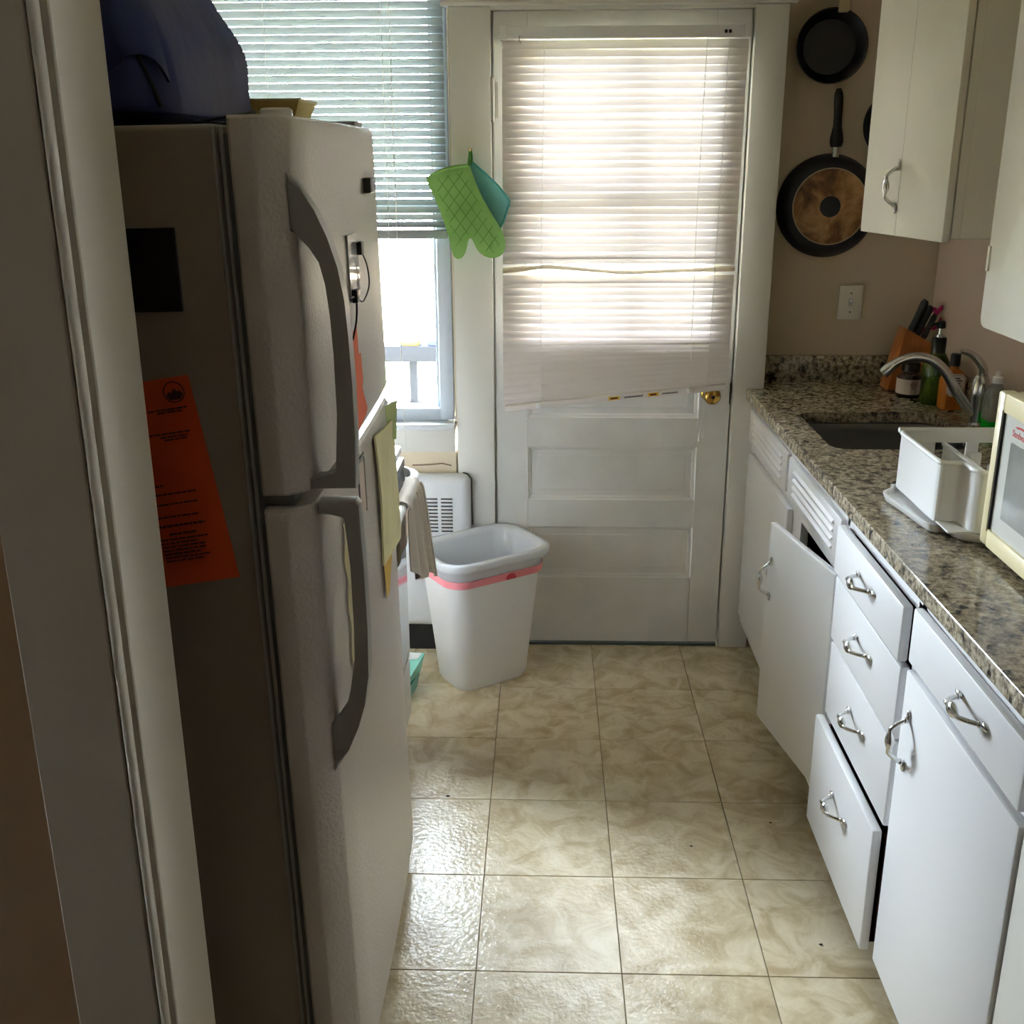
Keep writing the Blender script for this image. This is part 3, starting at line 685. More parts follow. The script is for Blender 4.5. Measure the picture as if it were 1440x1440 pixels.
for sg in (1, -1):
    for k in range(-12, 16):
        seg = []
        for i in range(140):
            z_ = 1.33+i*.002; x_ = -.1+sg*(z_-1.46)*.75+k*.034
            ok = inside(x_, z_, mo2) and all(inside(x_+dx, z_+dz, mo2) for dx, dz in ((.017, 0), (-.017, 0), (0, .017), (0, -.017)))
            if ok: seg.append((x_, -.0929, z_))
            else:
                if len(seg) > 6: q.tube([seg[0], seg[len(seg)//2], seg[-1]], .0009, 4)
                seg = []
        if len(seg) > 6: q.tube([seg[0], seg[-1]], .0009, 4)
q.build('quilting', mat('dark_green_stitch', (84, 136, 50), .9), mt, 0)
MB().tube(catmull([(-.214, -.082, 1.566), (-.175, -.085, 1.588), (-.13, -.085, 1.6), (-.092, -.082, 1.604)], 5), .006, 6).build('cuff_binding', m_green, mt)
MB().tube(catmull([(-.092, -.076, 1.60), (-.088, -.074, 1.625), (-.0855, -.066, 1.648), (-.082, -.064, 1.63), (-.083, -.074, 1.605)], 5), .004, 6, [(1, .4)]*25).build('hanging_loop', mat('dark_green_tape', (70, 126, 52), .9), mt)
po = thing('pot_holder', 'pale teal square pot holder hanging behind the green mitt', 'pot holder', (-.03, -.03, 1.45))
pp = [(-.082, 1.612), (-.075, 1.608), (-.02, 1.560), (.022, 1.512), (.028, 1.495), (.022, 1.475), (.0, 1.420), (-.05, 1.40), (-.12, 1.42), (-.168, 1.48), (-.188, 1.5), (-.19, 1.525), (-.15, 1.57), (-.09, 1.608)]
pillow([tuple(p) for p in catmull([Vector(p) for p in pp], 3, True)], -.054, .0055, .008).build('cloth_square', m_teal_cloth, po, 60)
MB().tube(catmull([(p[0], -.054, p[1]) for p in pp], 3, True), .0038, 6).build('binding', mat('teal_binding', (88, 170, 166), .9), po)
MB().tube(catmull([(-.085, -.054, 1.608), (-.088, -.052, 1.63), (-.0855, -.050, 1.645), (-.081, -.052, 1.63), (-.081, -.054, 1.608)], 5), .0022, 6).build('hanging_loop', m_teal_cloth, po)

# ================================================================== RIGHT SIDE: BASE CABINETS
XF = .813      # face-frame plane
# pull handle: bow along local Z, standing out along -X
hm = MB()
N = 22; pts = []; rad = []; flt = []
for i in range(N+1):
    t = i/N; s_ = (t-.5)*.088; o_ = .028*min(1, math.sin(PI*t)*1.55)**.8
    pts.append((-.003-o_, 0, s_)); c_ = abs(t-.5)*2
    if c_ < .38: r_ = .0085*(1-(c_/.42)**2)+.0042
    else: r_ = .0042
    rad.append(r_); flt.append((1, .6) if c_ < .38 else (1, 1))
hm.tube(pts, rad, 10, [(a_, b_) for a_, b_ in flt])
for sg in (1, -1):
    hm.ball((-.002, 0, sg*.050), .0075, (.5, .8, 1.7), 12); hm.ball((-.006, 0, sg*.0425), .006, (1, 1, 1), 10)
handle_me = hm.mesh('handle', m_chrome, 60)
def dhandle(parent, x, y, z, vertical=False, rz=0):
    return inst(handle_me, 'handle', parent, (x, y, z), (0 if vertical else PI/2, 0, rz))
def front(name, xf, y0, y1, z0, z1, parent, thick=.018, mx=None):
    return MB().box(xf, xf+thick, min(y0, y1), max(y0, y1), z0, z1, .005, 2, mx).build(name, m_cab, parent)
def carcass(parent, ya, yb, opens, bottom=True):
    """face frame with openings (y0,y1,z0,z1) cut as rails and stiles, plus dark inside, sides, toe kick"""
    MB().box(XF+.02, 1.37, ya, ya+.012, .10, .876).box(XF+.02, 1.37, yb-.012, yb, .10, .876).box(XF+.02, 1.37, ya, yb, .10, .112).box(1.36, 1.37, ya, yb, .10, .876).build('carcass', m_panel_in, parent, 0)
    MB().box(.878, .89, ya, yb, .0, .10).build('toe_kick', m_dark, parent, 0)
def frame_bars(parent, bars):
    f = MB()
    for (a, b, c, d) in bars: f.box(XF, XF+.02, a, b, c, d)
    f.build('face_frame', m_cab, parent, 0)

sc = thing('sink_cabinet', 'white sink base cabinet with louvred fronts and one door ajar', 'cabinet', (1.1, -.53, 0))
carcass(sc, -1.095, .0, None)
frame_bars(sc, [(-1.095, .0, .846, .882), (-1.095, .0, .71, .745), (-1.095, .0, .10, .165), (-.06, 0., .165, .71), (-.70, -.60, .165, .71), (-1.095, -1.072, .165, .71), (-.60, -.53, .745, .846), (-1.095, -1.08, .745, .846), (-.04, 0, .745, .846)])
MB().box(XF+.004, XF+.014, -1.08, -.04, .745, .846).build('blank_panel', m_cab, sc, 0)
for (a, b) in ((-.545, -.012), (-1.086, -.568)):
    p = MB().box(.80, .818, a, b, .742, .852, .005, 2).build('false_front', m_cab, sc)
    for i in range(4):
        zc = .766+i*.0205
        lv = MB().prism([(.8005, zc-.006), (.7945, zc-.001), (.8005, zc+.006)], 'y', a+.055, b-.07, 0)
        lv.build('louvre', m_cab, p, 0)
d1 = front('door', .795, -.045, -.612, .150, .716, sc)
inst(handle_me, 'handle', d1, (.795, -.588, .52), (0, 0, 0))
# the open leaf: hinge on the near side at y=-1.078
ang = math.atan2(.80-.727, .355)
mh = Matrix.Translation((.80, -1.078, 0)) @ Matrix.Rotation(ang, 4, 'Z')
d2 = MB().box(0, .018, 0, .365, .150, .718, .005, 2, mh).build('door', m_cab, sc)
pv = mh @ Vector((0, .335, .575)); dhandle(d2, pv.x, pv.y, .570, True, ang)
MB().box(.822, .85, -.688, -.672, .60, .63, .002).build('catch', m_steel, sc)

dc = thing('drawer_cabinet', 'white stack of four drawers, the bottom one pulled slightly out', 'cabinet', (1.1, -1.33, 0))
carcass(dc, -1.572, -1.096, None)
frame_bars(dc, [(-1.572, -1.096, .845, .882), (-1.572, -1.555, .10, .862), (-1.113, -1.096, .10, .862), (-1.572, -1.096, .10, .125)])
for (xf, za, zb, ya, yb_2) in ((.784, .742, .853, -1.556, -1.116), (.791, .580, .732, -1.556, -1.116), (.794, .390, .572, -1.556, -1.116), (.776, .098, .380, -1.556, -1.110)):
    dw = front('drawer', xf, ya, yb_2, za, zb, dc, .02)
    MB().box(xf+.02, 1.30, ya+.012, yb_2-.012, za+.012, za+.022).box(xf+.02, 1.30, ya+.012, ya+.022, za+.012, zb-.02).box(xf+.02, 1.30, yb_2-.022, yb_2-.012, za+.012, zb-.02).box(xf+.02, xf+.03, ya+.012, yb_2-.012, za+.012, zb-.02).box(1.29, 1.30, ya+.012, yb_2-.012, za+.012, zb-.02).build('drawer_box', m_drawer_wood, dw, 0)
    zc = {.742: .808, .580: .668, .390: .495, .098: .285}[za]
    dhandle(dw, xf, -1.345, zc)
MB().box(XF, XF+.02, -1.556, -1.112, .375, .39).build('drawer_rail', m_cab, dc, 0)

nc = thing('base_cabinet', 'white base cabinet with one drawer and door nearest the camera', 'cabinet', (1.1, -1.82, 0))
carcass(nc, -2.05, -1.573, None)
frame_bars(nc, [(-2.05, -1.573, .855, .882), (-2.05, -1.573, .735, .762), (-2.05, -2.03, .10, .868), (-1.592, -1.573, .10, .868), (-2.05, -1.573, .06, .108)])
dw = front('drawer', .794, -2.036, -1.580, .757, .863, nc); dhandle(dw, .794, -1.86, .818)
dd = front('door', .794, -2.046, -1.580, .100, .742, nc); dhandle(dd, .794, -1.622, .618, True)

# ------------------------------------------------------------------ countertop with sink
ct = thing('countertop', 'speckled grey-beige granite worktop along the right wall', 'countertop', (1.1, -1., .88))
sx0, sx1, sy0, sy1 = .872, 1.262, -.722, -.315
def topplate():
    b = bmesh.new()
    inner = rrect((sx1-sx0)/2, (sy1-sy0)/2, .045, 6, (sx0+sx1)/2, (sy0+sy1)/2)
    outer = [(.802, -2.05), (1.388, -2.05), (1.388, .123), (.845, .123), (.845, .0), (.785, .0)]
    for z_, flip in ((.914, False), (.880, True)):
        pass
    def ring(pts, z_): return [b.verts.new((x, y, z_)) for x, y in pts]
    oT, oB, iT, iB = ring(outer, .914), ring(outer, .883), ring(inner, .914), ring(inner, .883)
    oC = ring([(x+(.004 if x < .8 else 0), y) for x, y in outer], .914)
    for v in oT: v.co.z = .910
    def strip(a, c):
        for i in range(len(a)): b.faces.new((a[i], a[(i+1) % len(a)], c[(i+1) % len(a)], c[i]))
    strip(oB, oT); strip(oT, oC); strip(iT, iB)
    for o_, i_ in ((oC, iT), (oB, iB)):
        es = []
        for rg in (o_, i_):
            for i in range(len(rg)):
                e = b.edges.get((rg[i], rg[(i+1) % len(rg)])) or b.edges.new((rg[i], rg[(i+1) % len(rg)])); es.append(e)
        bmesh.ops.triangle_fill(b, edges=es, use_beauty=True)
    mb = MB(); mb.add(b); return mb
topplate().build('slab', m_granite, ct, 30)
MB().box(.845, 1.366, .103, .123, .9142, 1.002, .002).build('backsplash', m_granite, ct)
MB().box(1.368, 1.388, -2.04, .123, .9142, 1.002, .002).build('backsplash', m_granite, ct)
sk = thing('sink', 'undermounted dark stainless steel sink basin in the worktop', 'sink', (1.067, -.52, .70))
def srr(d, z_, r=.045): return [(x, y, z_) for x, y in rrect((sx1-sx0)/2-d, (sy1-sy0)/2-d, max(r-d*.3, .02), 6, (sx0+sx1)/2, (sy0+sy1)/2)]
MB().loft([srr(-.014, .8785), srr(-.001, .8785), srr(.003, .86), srr(.008, .74), srr(.02, .715), srr(.05, .708)], cap0=False).build('basin', m_steel, sk, 40)
MB().lathe([(.04, 0), (.04, .003), (.03, .002), (.001, .001)], (1.067, -.52, .708), 20).build('drain', m_chrome, sk)

# faucet
fc = thing('faucet', 'chrome gooseneck faucet with lever behind the sink', 'faucet', (1.327, -.47, .914))
MB().lathe([(.028, 0), (.029, .006), (.022, .012), (.020, .05), (.024, .075), (.026, .095), (.022, .125), (.016, .14), (.001, .145)], (1.327, -.47, .9142), 24).build('body', m_chrome, fc)
sp = catmull([(1.322, -.47, .945), (1.30, -.468, .963), (1.268, -.462, 1.005), (1.238, -.455, 1.055), (1.20, -.448, 1.090), (1.155, -.44, 1.100), (1.115, -.434, 1.088), (1.09, -.43, 1.068)], 5)
MB().tube(sp, [.0145-.002*i/len(sp) for i in range(len(sp))], 14).build('spout', m_chrome, fc)
MB().tube([(1.10, -.432, 1.077), (1.088, -.43, 1.066), (1.074, -.427, 1.050)], [.013, .0165, .015], 14).build('spray_head', m_chrome, fc)
lv = catmull([(1.33, -.47, 1.05), (1.325, -.475, 1.075), (1.305, -.48, 1.10), (1.28, -.485, 1.118), (1.255, -.488, 1.124)], 5)
MB().tube(lv, [.012-.006*i/len(lv) for i in range(len(lv))], 10, [(1.2, .6)]*len(lv)).build('lever', m_chrome, fc)

# ------------------------------------------------------------------ things in the corner
kb = thing('knife_block', 'orange-brown slanted wooden knife block in the worktop corner', 'knife block', (1.27, .02, .914))
KB = Matrix.Translation((1.226, -.018, .9145)) @ Matrix.Rotation(math.radians(0), 4, 'Z')
MB().prism([(0, 0), (.085, 0), (.150, .135), (.042, .195)], 'y', .0, .085, .003, 2, KB).build('block', m_wood, kb)
MB().prism([(.088, 0), (.125, 0), (.128, .075), (.122, .075)], 'y', .01, .075, .002, 1, KB).build('prop', m_wood, kb)
kd = Vector((.034, 0, .09)).normalized()
for i, (tx, ty, ln_) in enumerate(((.062, .015, .105), (.080, .015, .098), (.066, .045, .108), (.088, .045, .100), (.105, .03, .085))):
    zt = .195-(tx-.042)*.555
    base = KB @ Vector((tx, ty, zt-.002)); ln2 = ln_
    lab = ['leftmost black-handled knife in the wooden block', 'black-handled knife second from left in the block', 'black-handled knife at the back left of the block', 'tallest right black-handled knife in the wooden block', 'short black-handled knife nearest the pink scissors'][i]
    k_ = thing('kitchen_knife', lab, 'knife', tuple(base), None, 'knives in the wooden block')
    MB().tube([base+kd*.002, base+kd*.012, base+kd*.03, base+kd*ln2*.6, base+kd*(ln2-.012), base+kd*ln2], [.0075, .0095, .0085, .0095, .0105, .005], 10, [(1, .75)]*6).build('handle', m_black, k_)
    MB().tube([base+kd*-.05, base+kd*.003], .007, 6, [(1, .2)]*2).build('blade', m_steel, k_)
b0 = KB @ Vector((.118, .06, .1545)); 
ss = thing('scissors', 'scissors with magenta handles in the right of the knife block', 'scissors', tuple(b0), None)
for sg in (-1, 1):
    loop = [b0+kd*(.068+.036*math.cos(a))+Vector((.013*sg+.015*math.sin(a), -.004*sg+.004*math.sin(a), .004*sg)) for a in [2*PI*k/16 for k in range(17)]]
    MB().tube(loop, .0068, 8).build('finger_loop', mat('magenta_plastic', (190, 30, 100), .35), ss)
MB().tube([b0-kd*.03, b0+kd*.036], .006, 6, [(1, .4)]*2).build('blade', m_steel, ss)

jr_ = thing('small_jar', 'small dark amber jar with white label beside the knife block', 'jar', (1.262, -.105, .914))
J = (1.262, -.105, .9145)
MB().lathe([(.034, 0), (.037, .004), (.037, .062), (.030, .073), (.024, .077), (.024, .082), (.001, .082)], J, 24).build('glass', mat('amber_glass', (46, 20, 14), .1), jr_)
MB().lathe([(.0275, .080), (.0275, .104), (.025, .106), (.001, .106)], J, 24).build('lid', m_black, jr_)
lab_ = MB().lathe([(.0373, .012), (.0378, .012), (.0378, .058), (.0373, .058)], J, 32, cap0=False, cap1=False).build('label', mat('cream_label', (222, 208, 196), .6), jr_)
pk = MB()
for k in range(5): pk.box(-.012+.003*abs(k-2), .012-.003*abs(k-2), -.0386, -.0376, .050-.004*k-.0014, .050-.004*k, mx=Matrix.Translation(J))
for k in range(14): pk.tube([(J[0]+.008*math.cos(2*PI*k/14), J[1]-.0382, J[2]+.023+.008*math.sin(2*PI*k/14)), (J[0]+.008*math.cos(2*PI*(k+1)/14), J[1]-.0382, J[2]+.023+.008*math.sin(2*PI*(k+1)/14))], .0007, 4)
tag(pk.build('label_print', mat('brown_print', (130, 84, 70), .7), lab_, 0), kind='stuff')

gb = thing('soap_dispenser', 'green glass pump bottle between the jar and orange bottle', 'bottle', (1.303, -.2, .914))
G = (1.303, -.2, .9145)
m_gglass = mat('green_glass', (92, 124, 36), .08, trans=.55)
MB().lathe([(.036, 0), (.04, .005), (.04, .11), (.036, .128), (.024, .15), (.017, .158), (.017, .17), (.001, .17)], G, 28).build('glass_body', m_gglass, gb)
MB().lathe([(.0175, .150), (.020, .152), (.020, .196), (.018, .20), (.001, .20)], G, 20).build('neck_sleeve', mat('dark_green_cap', (22, 30, 22), .35), gb)
MB().lathe([(.013, .20), (.013, .206), (.006, .208), (.006, .228), (.001, .228)], G, 16).build('pump_collar', m_chrome, gb)
MB().lathe([(.011, .226), (.013, .230), (.011, .246), (.001, .248)], G, 16).tube([(G[0], G[1], G[2]+.238), (G[0]-.025, G[1]-.004, G[2]+.238), (G[0]-.034, G[1]-.006, G[2]+.230)], .005, 8).build('pump_head', m_black, gb)

ob = thing('orange_bottle', 'squat orange liquid bottle with white tag label behind the faucet', 'bottle', (1.337, -.262, .914))
O = (1.3325, -.262, .9145)
MB().loft([[(O[0]+x, O[1]+y, O[2]+z_) for x, y in rrect(hx, hy, r, 5)] for hx, hy, r, z_ in ((.032, .024, .012, 0), (.034, .026, .013, .004), (.034, .026, .013, .085), (.024, .02, .012, .108), (.012, .012, .0119, .118), (.012, .012, .0119, .128))]).build('bottle_body', mat('orange_liquid', (190, 112, 42), .15), ob)
MB().lathe([(.0145, .126), (.0145, .158), (.012, .162), (.001, .162)], O, 18).build('cap', m_black, ob)
oc = [(-.024, .05), (-.014, .04), (.016, .04), (.026, .05), (.026, .096), (.016, .106), (-.014, .106), (-.024, .096)]
ol = MB().prism([(O[0]+a, O[2]+b) for a, b in oc], 'y', O[1]-.0275, O[1]-.0258).build('label', mat('white_label', (232, 228, 218), .6), ob)
ob2 = [(a*.88+.0002, (b-.073)*.9+.073) for a, b in oc]
pk = MB()
for (a, b), (c, d) in zip(ob2, ob2[1:]+ob2[:1]): pk.tube([(O[0]+a, O[1]-.0278, O[2]+b), (O[0]+c, O[1]-.0278, O[2]+d)], .0005, 4)
for zz, w in ((.094, .008), (.087, .015), (.079, .010), (.072, .012)): pk.box(O[0]-w+.001, O[0]+w+.001, O[1]-.0279, O[1]-.0274, O[2]+zz-.0018, O[2]+zz+.0016)
tag(pk.build('label_print', mat('grey_ink', (70, 66, 62), .7), ol, 0), kind='stuff')
MB().box(O[0]-.012, O[0]+.014, O[1]-.028, O[1]-.0274, O[2]+.058, O[2]+.063).build('red_print', mat('red_ink', (170, 60, 50), .7), ol, 0)

ds = thing('dish_soap', 'clear bottle of green dish soap with white cap by the faucet', 'bottle', (1.338, -.545, .914))
D = (1.338, -.545, .9145)
MB().loft([[(D[0]+x, D[1]+y, D[2]+z_) for x, y in rrect(hx, hy, r, 5)] for hx, hy, r, z_ in ((.022, .03, .012, 0), (.022, .032, .014, .004), (.022, .032, .014, .035))]).build('green_liquid', mat('green_liquid', (14, 150, 40), .15), ds)
MB().loft([[(D[0]+x, D[1]+y, D[2]+z_) for x, y in rrect(hx, hy, r, 5)] for hx, hy, r, z_ in ((.0225, .0325, .014, .0352), (.022, .032, .014, .10), (.016, .02, .012, .125), (.010, .010, .0099, .135))]).build('clear_body', mat('clear_plastic', (214, 220, 214), .1, trans=.7), ds)
MB().lathe([(.013, .134), (.013, .15), (.007, .153), (.006, .165), (.001, .166)], D, 16).build('cap', m_plastic, ds)

# ------------------------------------------------------------------ dish rack and tray
RX, RY = 1.06, -1.235
ry = thing('drip_tray', 'white plastic scalloped drip tray under the dish rack', 'tray', (RX, RY, .914))
tp = [(.905, -1.085), (.893, -1.105), (.872, -1.128), (.868, -1.15), (.876, -1.20), (.884, -1.27), (.893, -1.330), (.902, -1.343), (.915, -1.341), (.925, -1.35), (.932, -1.372), (.945, -1.392), (.965, -1.402), (1.0, -1.406), (1.20, -1.406), (1.22, -1.39), (1.22, -1.09), (1.20, -1.075), (.93, -1.075)]
tpc = [tuple(p) for p in catmull([Vector(p) for p in tp], 3, True)]
tcx, tcy = 1.06, -1.24
def tring(k, z_): return [(tcx+(x-tcx)*k, tcy+(y-tcy)*k, z_) for x, y in tpc]
MB().loft([tring(.94, .9145), tring(.97, .917), tring(1.0, .931), tring(1.0, .934), tring(.975, .934), tring(.95, .926)]).build('tray_body', m_plastic, ry, 50)
rk = thing('dish_rack', 'white plastic dish rack with cutlery caddy beside the microwave', 'dish rack', (RX, RY, .93))
def ribbon(pts, z0, z1, th_, closed=False, parent=rk, name='wall', rim=True, flare=.006):
    P = [Vector(p) for p in pts]; n = len(P); L_, R_ = [], []
    for i in range(n):
        a = P[i-1] if (i or closed) else P[i]; c = P[(i+1) % n] if (i < n-1 or closed) else P[i]
        t = (c-a).normalized(); nn = Vector((-t.y, t.x)); L_.append(P[i]+nn*th_/2); R_.append(P[i]-nn*th_/2)
    b = bmesh.new()
    def V(p, z_): return b.verts.new((p.x, p.y, z_))
    rows = [[V(p, z0) for p in L_], [V(p, z1) for p in L_], [V(p, z1) for p in R_], [V(p, z0) for p in R_]]
    for r_ in range(4):
        A, B = rows[r_], rows[(r_+1) % 4]
        for i in range(n if closed else n-1): b.faces.new((A[i], A[(i+1) % n], B[(i+1) % n], B[i]))
    if not closed: b.faces.new([rows[k_][0] for k_ in range(4)]); b.faces.new([rows[k_][-1] for k_ in range(4)][::-1])
    mb = MB(); mb.add(b)
    if rim: mb.tube([(p.x, p.y, z1) for p in P]+([(P[0].x, P[0].y, z1)] if closed else []), .0055, 8)
    return mb
wl = catmull([Vector(p) for p in [(.912, -1.095), (.908, -1.11), (.908, -1.20), (.908, -1.315), (.914, -1.328), (.93, -1.332), (.946, -1.334), (.952, -1.345), (.954, -1.375), (.960, -1.390), (.975, -1.397), (1.05, -1.398), (1.19, -1.398), (1.205, -1.385), (1.206, -1.25), (1.206, -1.10)]], 4)
ribbon([(p.x, p.y) for p in wl], .936, 1.056, .0035).build('basket_wall', m_plastic, rk, 50)
bw = MB()
yb0 = -1.088
bw.box(.912, 1.206, yb0-.003, yb0+.003, .936, .955).box(.912, 1.206, yb0-.003, yb0+.003, 1.032, 1.06, .002)
for a, b in ((.912, .985), (1.052, 1.078), (1.145, 1.160), (1.195, 1.206)): bw.box(a, b, yb0-.003, yb0+.003, .955, 1.034)
bw.tube([(.905, yb0, 1.06), (1.21, yb0, 1.06)], .006, 8)
bw.build('back_wall', m_plastic, rk, 40)
MB().box(.912, 1.203, -1.395, -1.09, .9345, .938).build('floor_grid', m_plastic, rk, 0)
ribbon([(.996, -1.11), (.996, -1.395)], .937, 1.035, .003).build('caddy_divider', m_plastic, rk, 40)
MB().box(.911, .995, -1.33, -1.20, 1.012, 1.016, .001, 1).build('caddy_shelf', m_plastic, rk, 0)
for xx, yy in ((1.045, -1.16), (1.045, -1.25), (1.10, -1.16), (1.10, -1.25), (1.15, -1.2)): MB().box(xx-.012, xx+.012, yy-.004, yy+.004, .937, 1.03, .003).build('prong', m_plastic, rk)

# ------------------------------------------------------------------ microwave
mwx, my0, my1, mz0, mz1 = .962, -1.88, -1.415, .928, 1.22
mw = thing('microwave', 'cream microwave oven with grey-white door on the worktop', 'microwave', (1.15, -1.65, .914))
MB().box(mwx+.03, 1.355, my0+.004, my1-.004, mz0, mz1-.002, .006).build('case', m_cream, mw)
mf = MB()
yi0, yi1, zi0, zi1 = my0+.13, my1-.030, mz0+.034, mz1-.036
mf.box(mwx, mwx+.03, yi1, my1, mz0, mz1, .006).box(mwx, mwx+.03, my0, yi0, mz0, mz1, .006).box(mwx, mwx+.03, yi0, yi1, mz0, zi0, .004).box(mwx, mwx+.03, yi0, yi1, zi1, mz1, .004)
mf.build('front_frame', m_cream, mw)
MB().box(mwx+.0005, mwx+.006, yi1+.002, yi1+.006, zi0-.004, zi1+.004).build('door_seam', mat('brown_seam', (126, 108, 70), .6), mw)
pn = MB().box(mwx+.006, mwx+.014, yi0, yi1, zi0, zi1).build('door_panel', mat('grey_white_door', (206, 206, 200), .18), mw)
MB().box(mwx+.0025, mwx+.008, yi0+.05, yi1-.042, zi0+.035, zi1-.045).build('window', mat('smoky_window', (150, 152, 148), .12, mott=(6, (124, 126, 122), .4, .6)), pn)
MB().box(mwx+.002, mwx+.02, yi1-.001, yi1+.0015, zi0, zi1).build('inner_gap', m_dark, mw)
m_logo = mat('red_logo', (196, 70, 70), .5)
rtx = (PI/2, 0, -PI/2)
text_part('Sunbeam', .0175, pn, (mwx+.0055, yi1-.068, zi1-.033), rtx, m_logo)
lg = MB()
for r_ in (.022, .027):
    A_ = [(mwx+.0055, yi1-.068-r_*1.1*math.cos(a), zi1-.022+r_*.35*math.sin(a)) for a in [PI*.25+PI*.5*k/10 for k in range(11)]]
    lg.tube(A_, .0009, 4)
lg.build('logo_arc', m_logo, pn, 0)
for yy in (my0+.06, my1-.05):
    for xx in (1.0, 1.32): MB().lathe([(.012, 0), (.012, .0135)], (xx, yy, .9145), 12).build('foot', m_black, mw)
kp = MB().box(mwx-.001, mwx+.004, my0+.02, yi0-.012, mz0+.03, mz1-.03, .001, 1).build('control_panel', mat('keypad', (190, 184, 160), .4), mw)
MB().lathe([(.02, 0), (.018, .014), (.001, .014)], n=18, mx=Matrix.Translation((mwx-.001, my0+.07, mz0+.09)) @ Matrix.Rotation(-PI/2, 4, 'Y')).build('dial', m_cream, kp)
for i in range(4): MB().box(1.05+i*.05, 1.055+i*.05, my1-.12, my1-.02, mz1-.003, mz1-.0012).build('top_vent', MATS['brown_seam'], mw)

# ================================================================== WALL CABINETS
u1 = thing('wall_cabinet', 'cream wall cabinet with narrow door ajar beside the hanging pans', 'cabinet', (1.2, -.69, 1.45))
ub = MB().box(1.062, 1.388, -.885, -.49, 1.447, 2.3, .001, 1).build('case', m_ucab, u1)
MB().box(1.043, 1.0625, -.885, -.49, 1.447, 2.3, .001, 1).build('face_frame', m_ucab, u1)
a1 = math.atan2(1.04-.970, .385); w1 = math.hypot(.07, .385)
mh1 = Matrix.Translation((1.040, -.888, 0)) @ Matrix.Rotation(a1, 4, 'Z')
ud = MB().box(-.019, 0, 0, w1, 1.440, 2.3, .003, 2, mh1).build('door', m_ucab, u1)
MB().box(-.0193, -.0185, w1*.54, w1*.545, 1.442, 2.298, mx=mh1).build('seam_line', mat('seam_cream', (214, 208, 194), .5), ud)
pv = mh1 @ Vector((-.019, w1*.565, 1.555)); dhandle(ud, pv.x, pv.y, pv.z, True, a1)
u2 = thing('wall_cabinet', 'cream wall cabinet nearest the camera hanging over the microwave', 'cabinet', (1.2, -1.5, 1.29))
MB().box(1.062, 1.388, -2.03, -1.105, 1.293, 2.3, .001, 1).build('case', m_ucab, u2)
u2d = MB().prism([(-1.62, 1.286), (-1.118, 1.286), (-1.104, 1.292), (-1.098, 1.306), (-1.098, 2.3), (-1.62, 2.3)], 'x', 1.042, 1.062, .003, 2).build('door', m_ucab, u2)
MB().box(1.042, 1.062, -2.03, -1.625, 1.286, 2.3, .003, 2).build('door', m_ucab, u2)
MB().box(1.0385, 1.043, -1.112, -1.101, 1.40, 1.45, .001, 1).build('hinge', m_ucab, u2d)

# ================================================================== PANS, SWITCH
def facing(x, y, z): return Matrix.Translation((x, y, z)) @ Matrix.Rotation(PI/2, 4, 'X')   # local z -> -y
def pan_handle(p, x, z0, z1, y, w0, w1, ferr=True):
    if ferr: MB().tube([(x, y, z0-.03), (x, y, z0)], .011, 12, [(1, .6)]*2).build('ferrule', m_chrome, p)
    N_ = 12; L_ = [(x-.006*i/N_, y-.004*math.sin(PI*i/N_), z0+(z1-z0)*i/N_) for i in range(N_+1)]
    R_ = [w0*.8, w0, w0*.95, w0*.82, w1*.95, w1*.9, w1*.9, w1*.92, w1*.95, w1, w1, w1*.9, w1*.5]
    hnd = MB().tube(L_, R_, 12, [(1, .6)]*(N_+1)).build('handle', m_black, p)
    return hnd
p1 = thing('frying_pan', 'black frying pan hung high with its inside showing', 'pan', (.99, .11, 1.94))
MB().lathe([(.075, 0), (.085, .003), (.103, .036), (.107, .04), (.104, .0405), (.098, .034), (.078, .008), (.05, .0065), (.001, .0065)], n=40, mx=facing(.990, .122, 1.938)).build('pan_body', m_pan_black, p1)
sc_ = MB()
for a, b, l_, w in ((-.022, -.015, .012, .002), (-.012, -.010, .010, .003), (-.006, -.007, .006, .0015)):
    sc_.box(a, a+l_, .1145, .1153, 1.938+b, 1.938+b+w)
sc_.build('scratch', m_steel, p1)
MB().box(1.000, 1.030, .074, .09, 2.03, 2.066, .004).build('handle_collar', mat('ivory_collar', (196, 182, 140), .5), p1)
pan_handle(p1, 1.015, 2.066, 2.20, .082, .016, .012, False)
p2 = thing('frying_pan', 'large black pan hung bottom-out showing a scorched tan base', 'pan', (1.02, .11, 1.475))
MB().lathe([(.156, .002), (.158, .006), (.155, .016), (.138, .038), (.122, .046), (.001, .046)], n=48, mx=facing(1.022, .1235, 1.475)).build('pan_body', m_pan_out, p2)
MB().lathe([(.1155, .0455), (.1155, .0475), (.113, .0485), (.001, .0485)], n=48, mx=facing(1.022, .1235, 1.475)).build('scorched_base', m_pan_burnt, p2)
MB().lathe([(.113, .0478), (.1165, .0478), (.1165, .0492), (.113, .0492)], n=48, mx=facing(1.022, .1235, 1.475), cap0=False, cap1=False).build('base_ring', mat('pale_steel_ring', (176, 160, 132), .35, .6), p2)
MB().lathe([(.032, .048), (.032, .0497), (.030, .050), (.001, .050)], n=32, mx=facing(1.022, .1235, 1.475)).build('hub_disc', m_pan_black, p2)
pan_handle(p2, 1.030, 1.652, 1.820, .095, .021, .0145)
p3 = thing('frying_pan', 'black pan mostly hidden behind the wall cabinet door', 'pan', (1.2, .11, 1.72))
MB().lathe([(.075, 0), (.085, .003), (.096, .03), (.099, .034), (.095, .034), (.075, .008), (.001, .0065)], n=40, mx=facing(1.203, .122, 1.715)).build('pan_body', m_pan_black, p3)
pan_handle(p3, 1.21, 1.84, 1.98, .09, .016, .012)
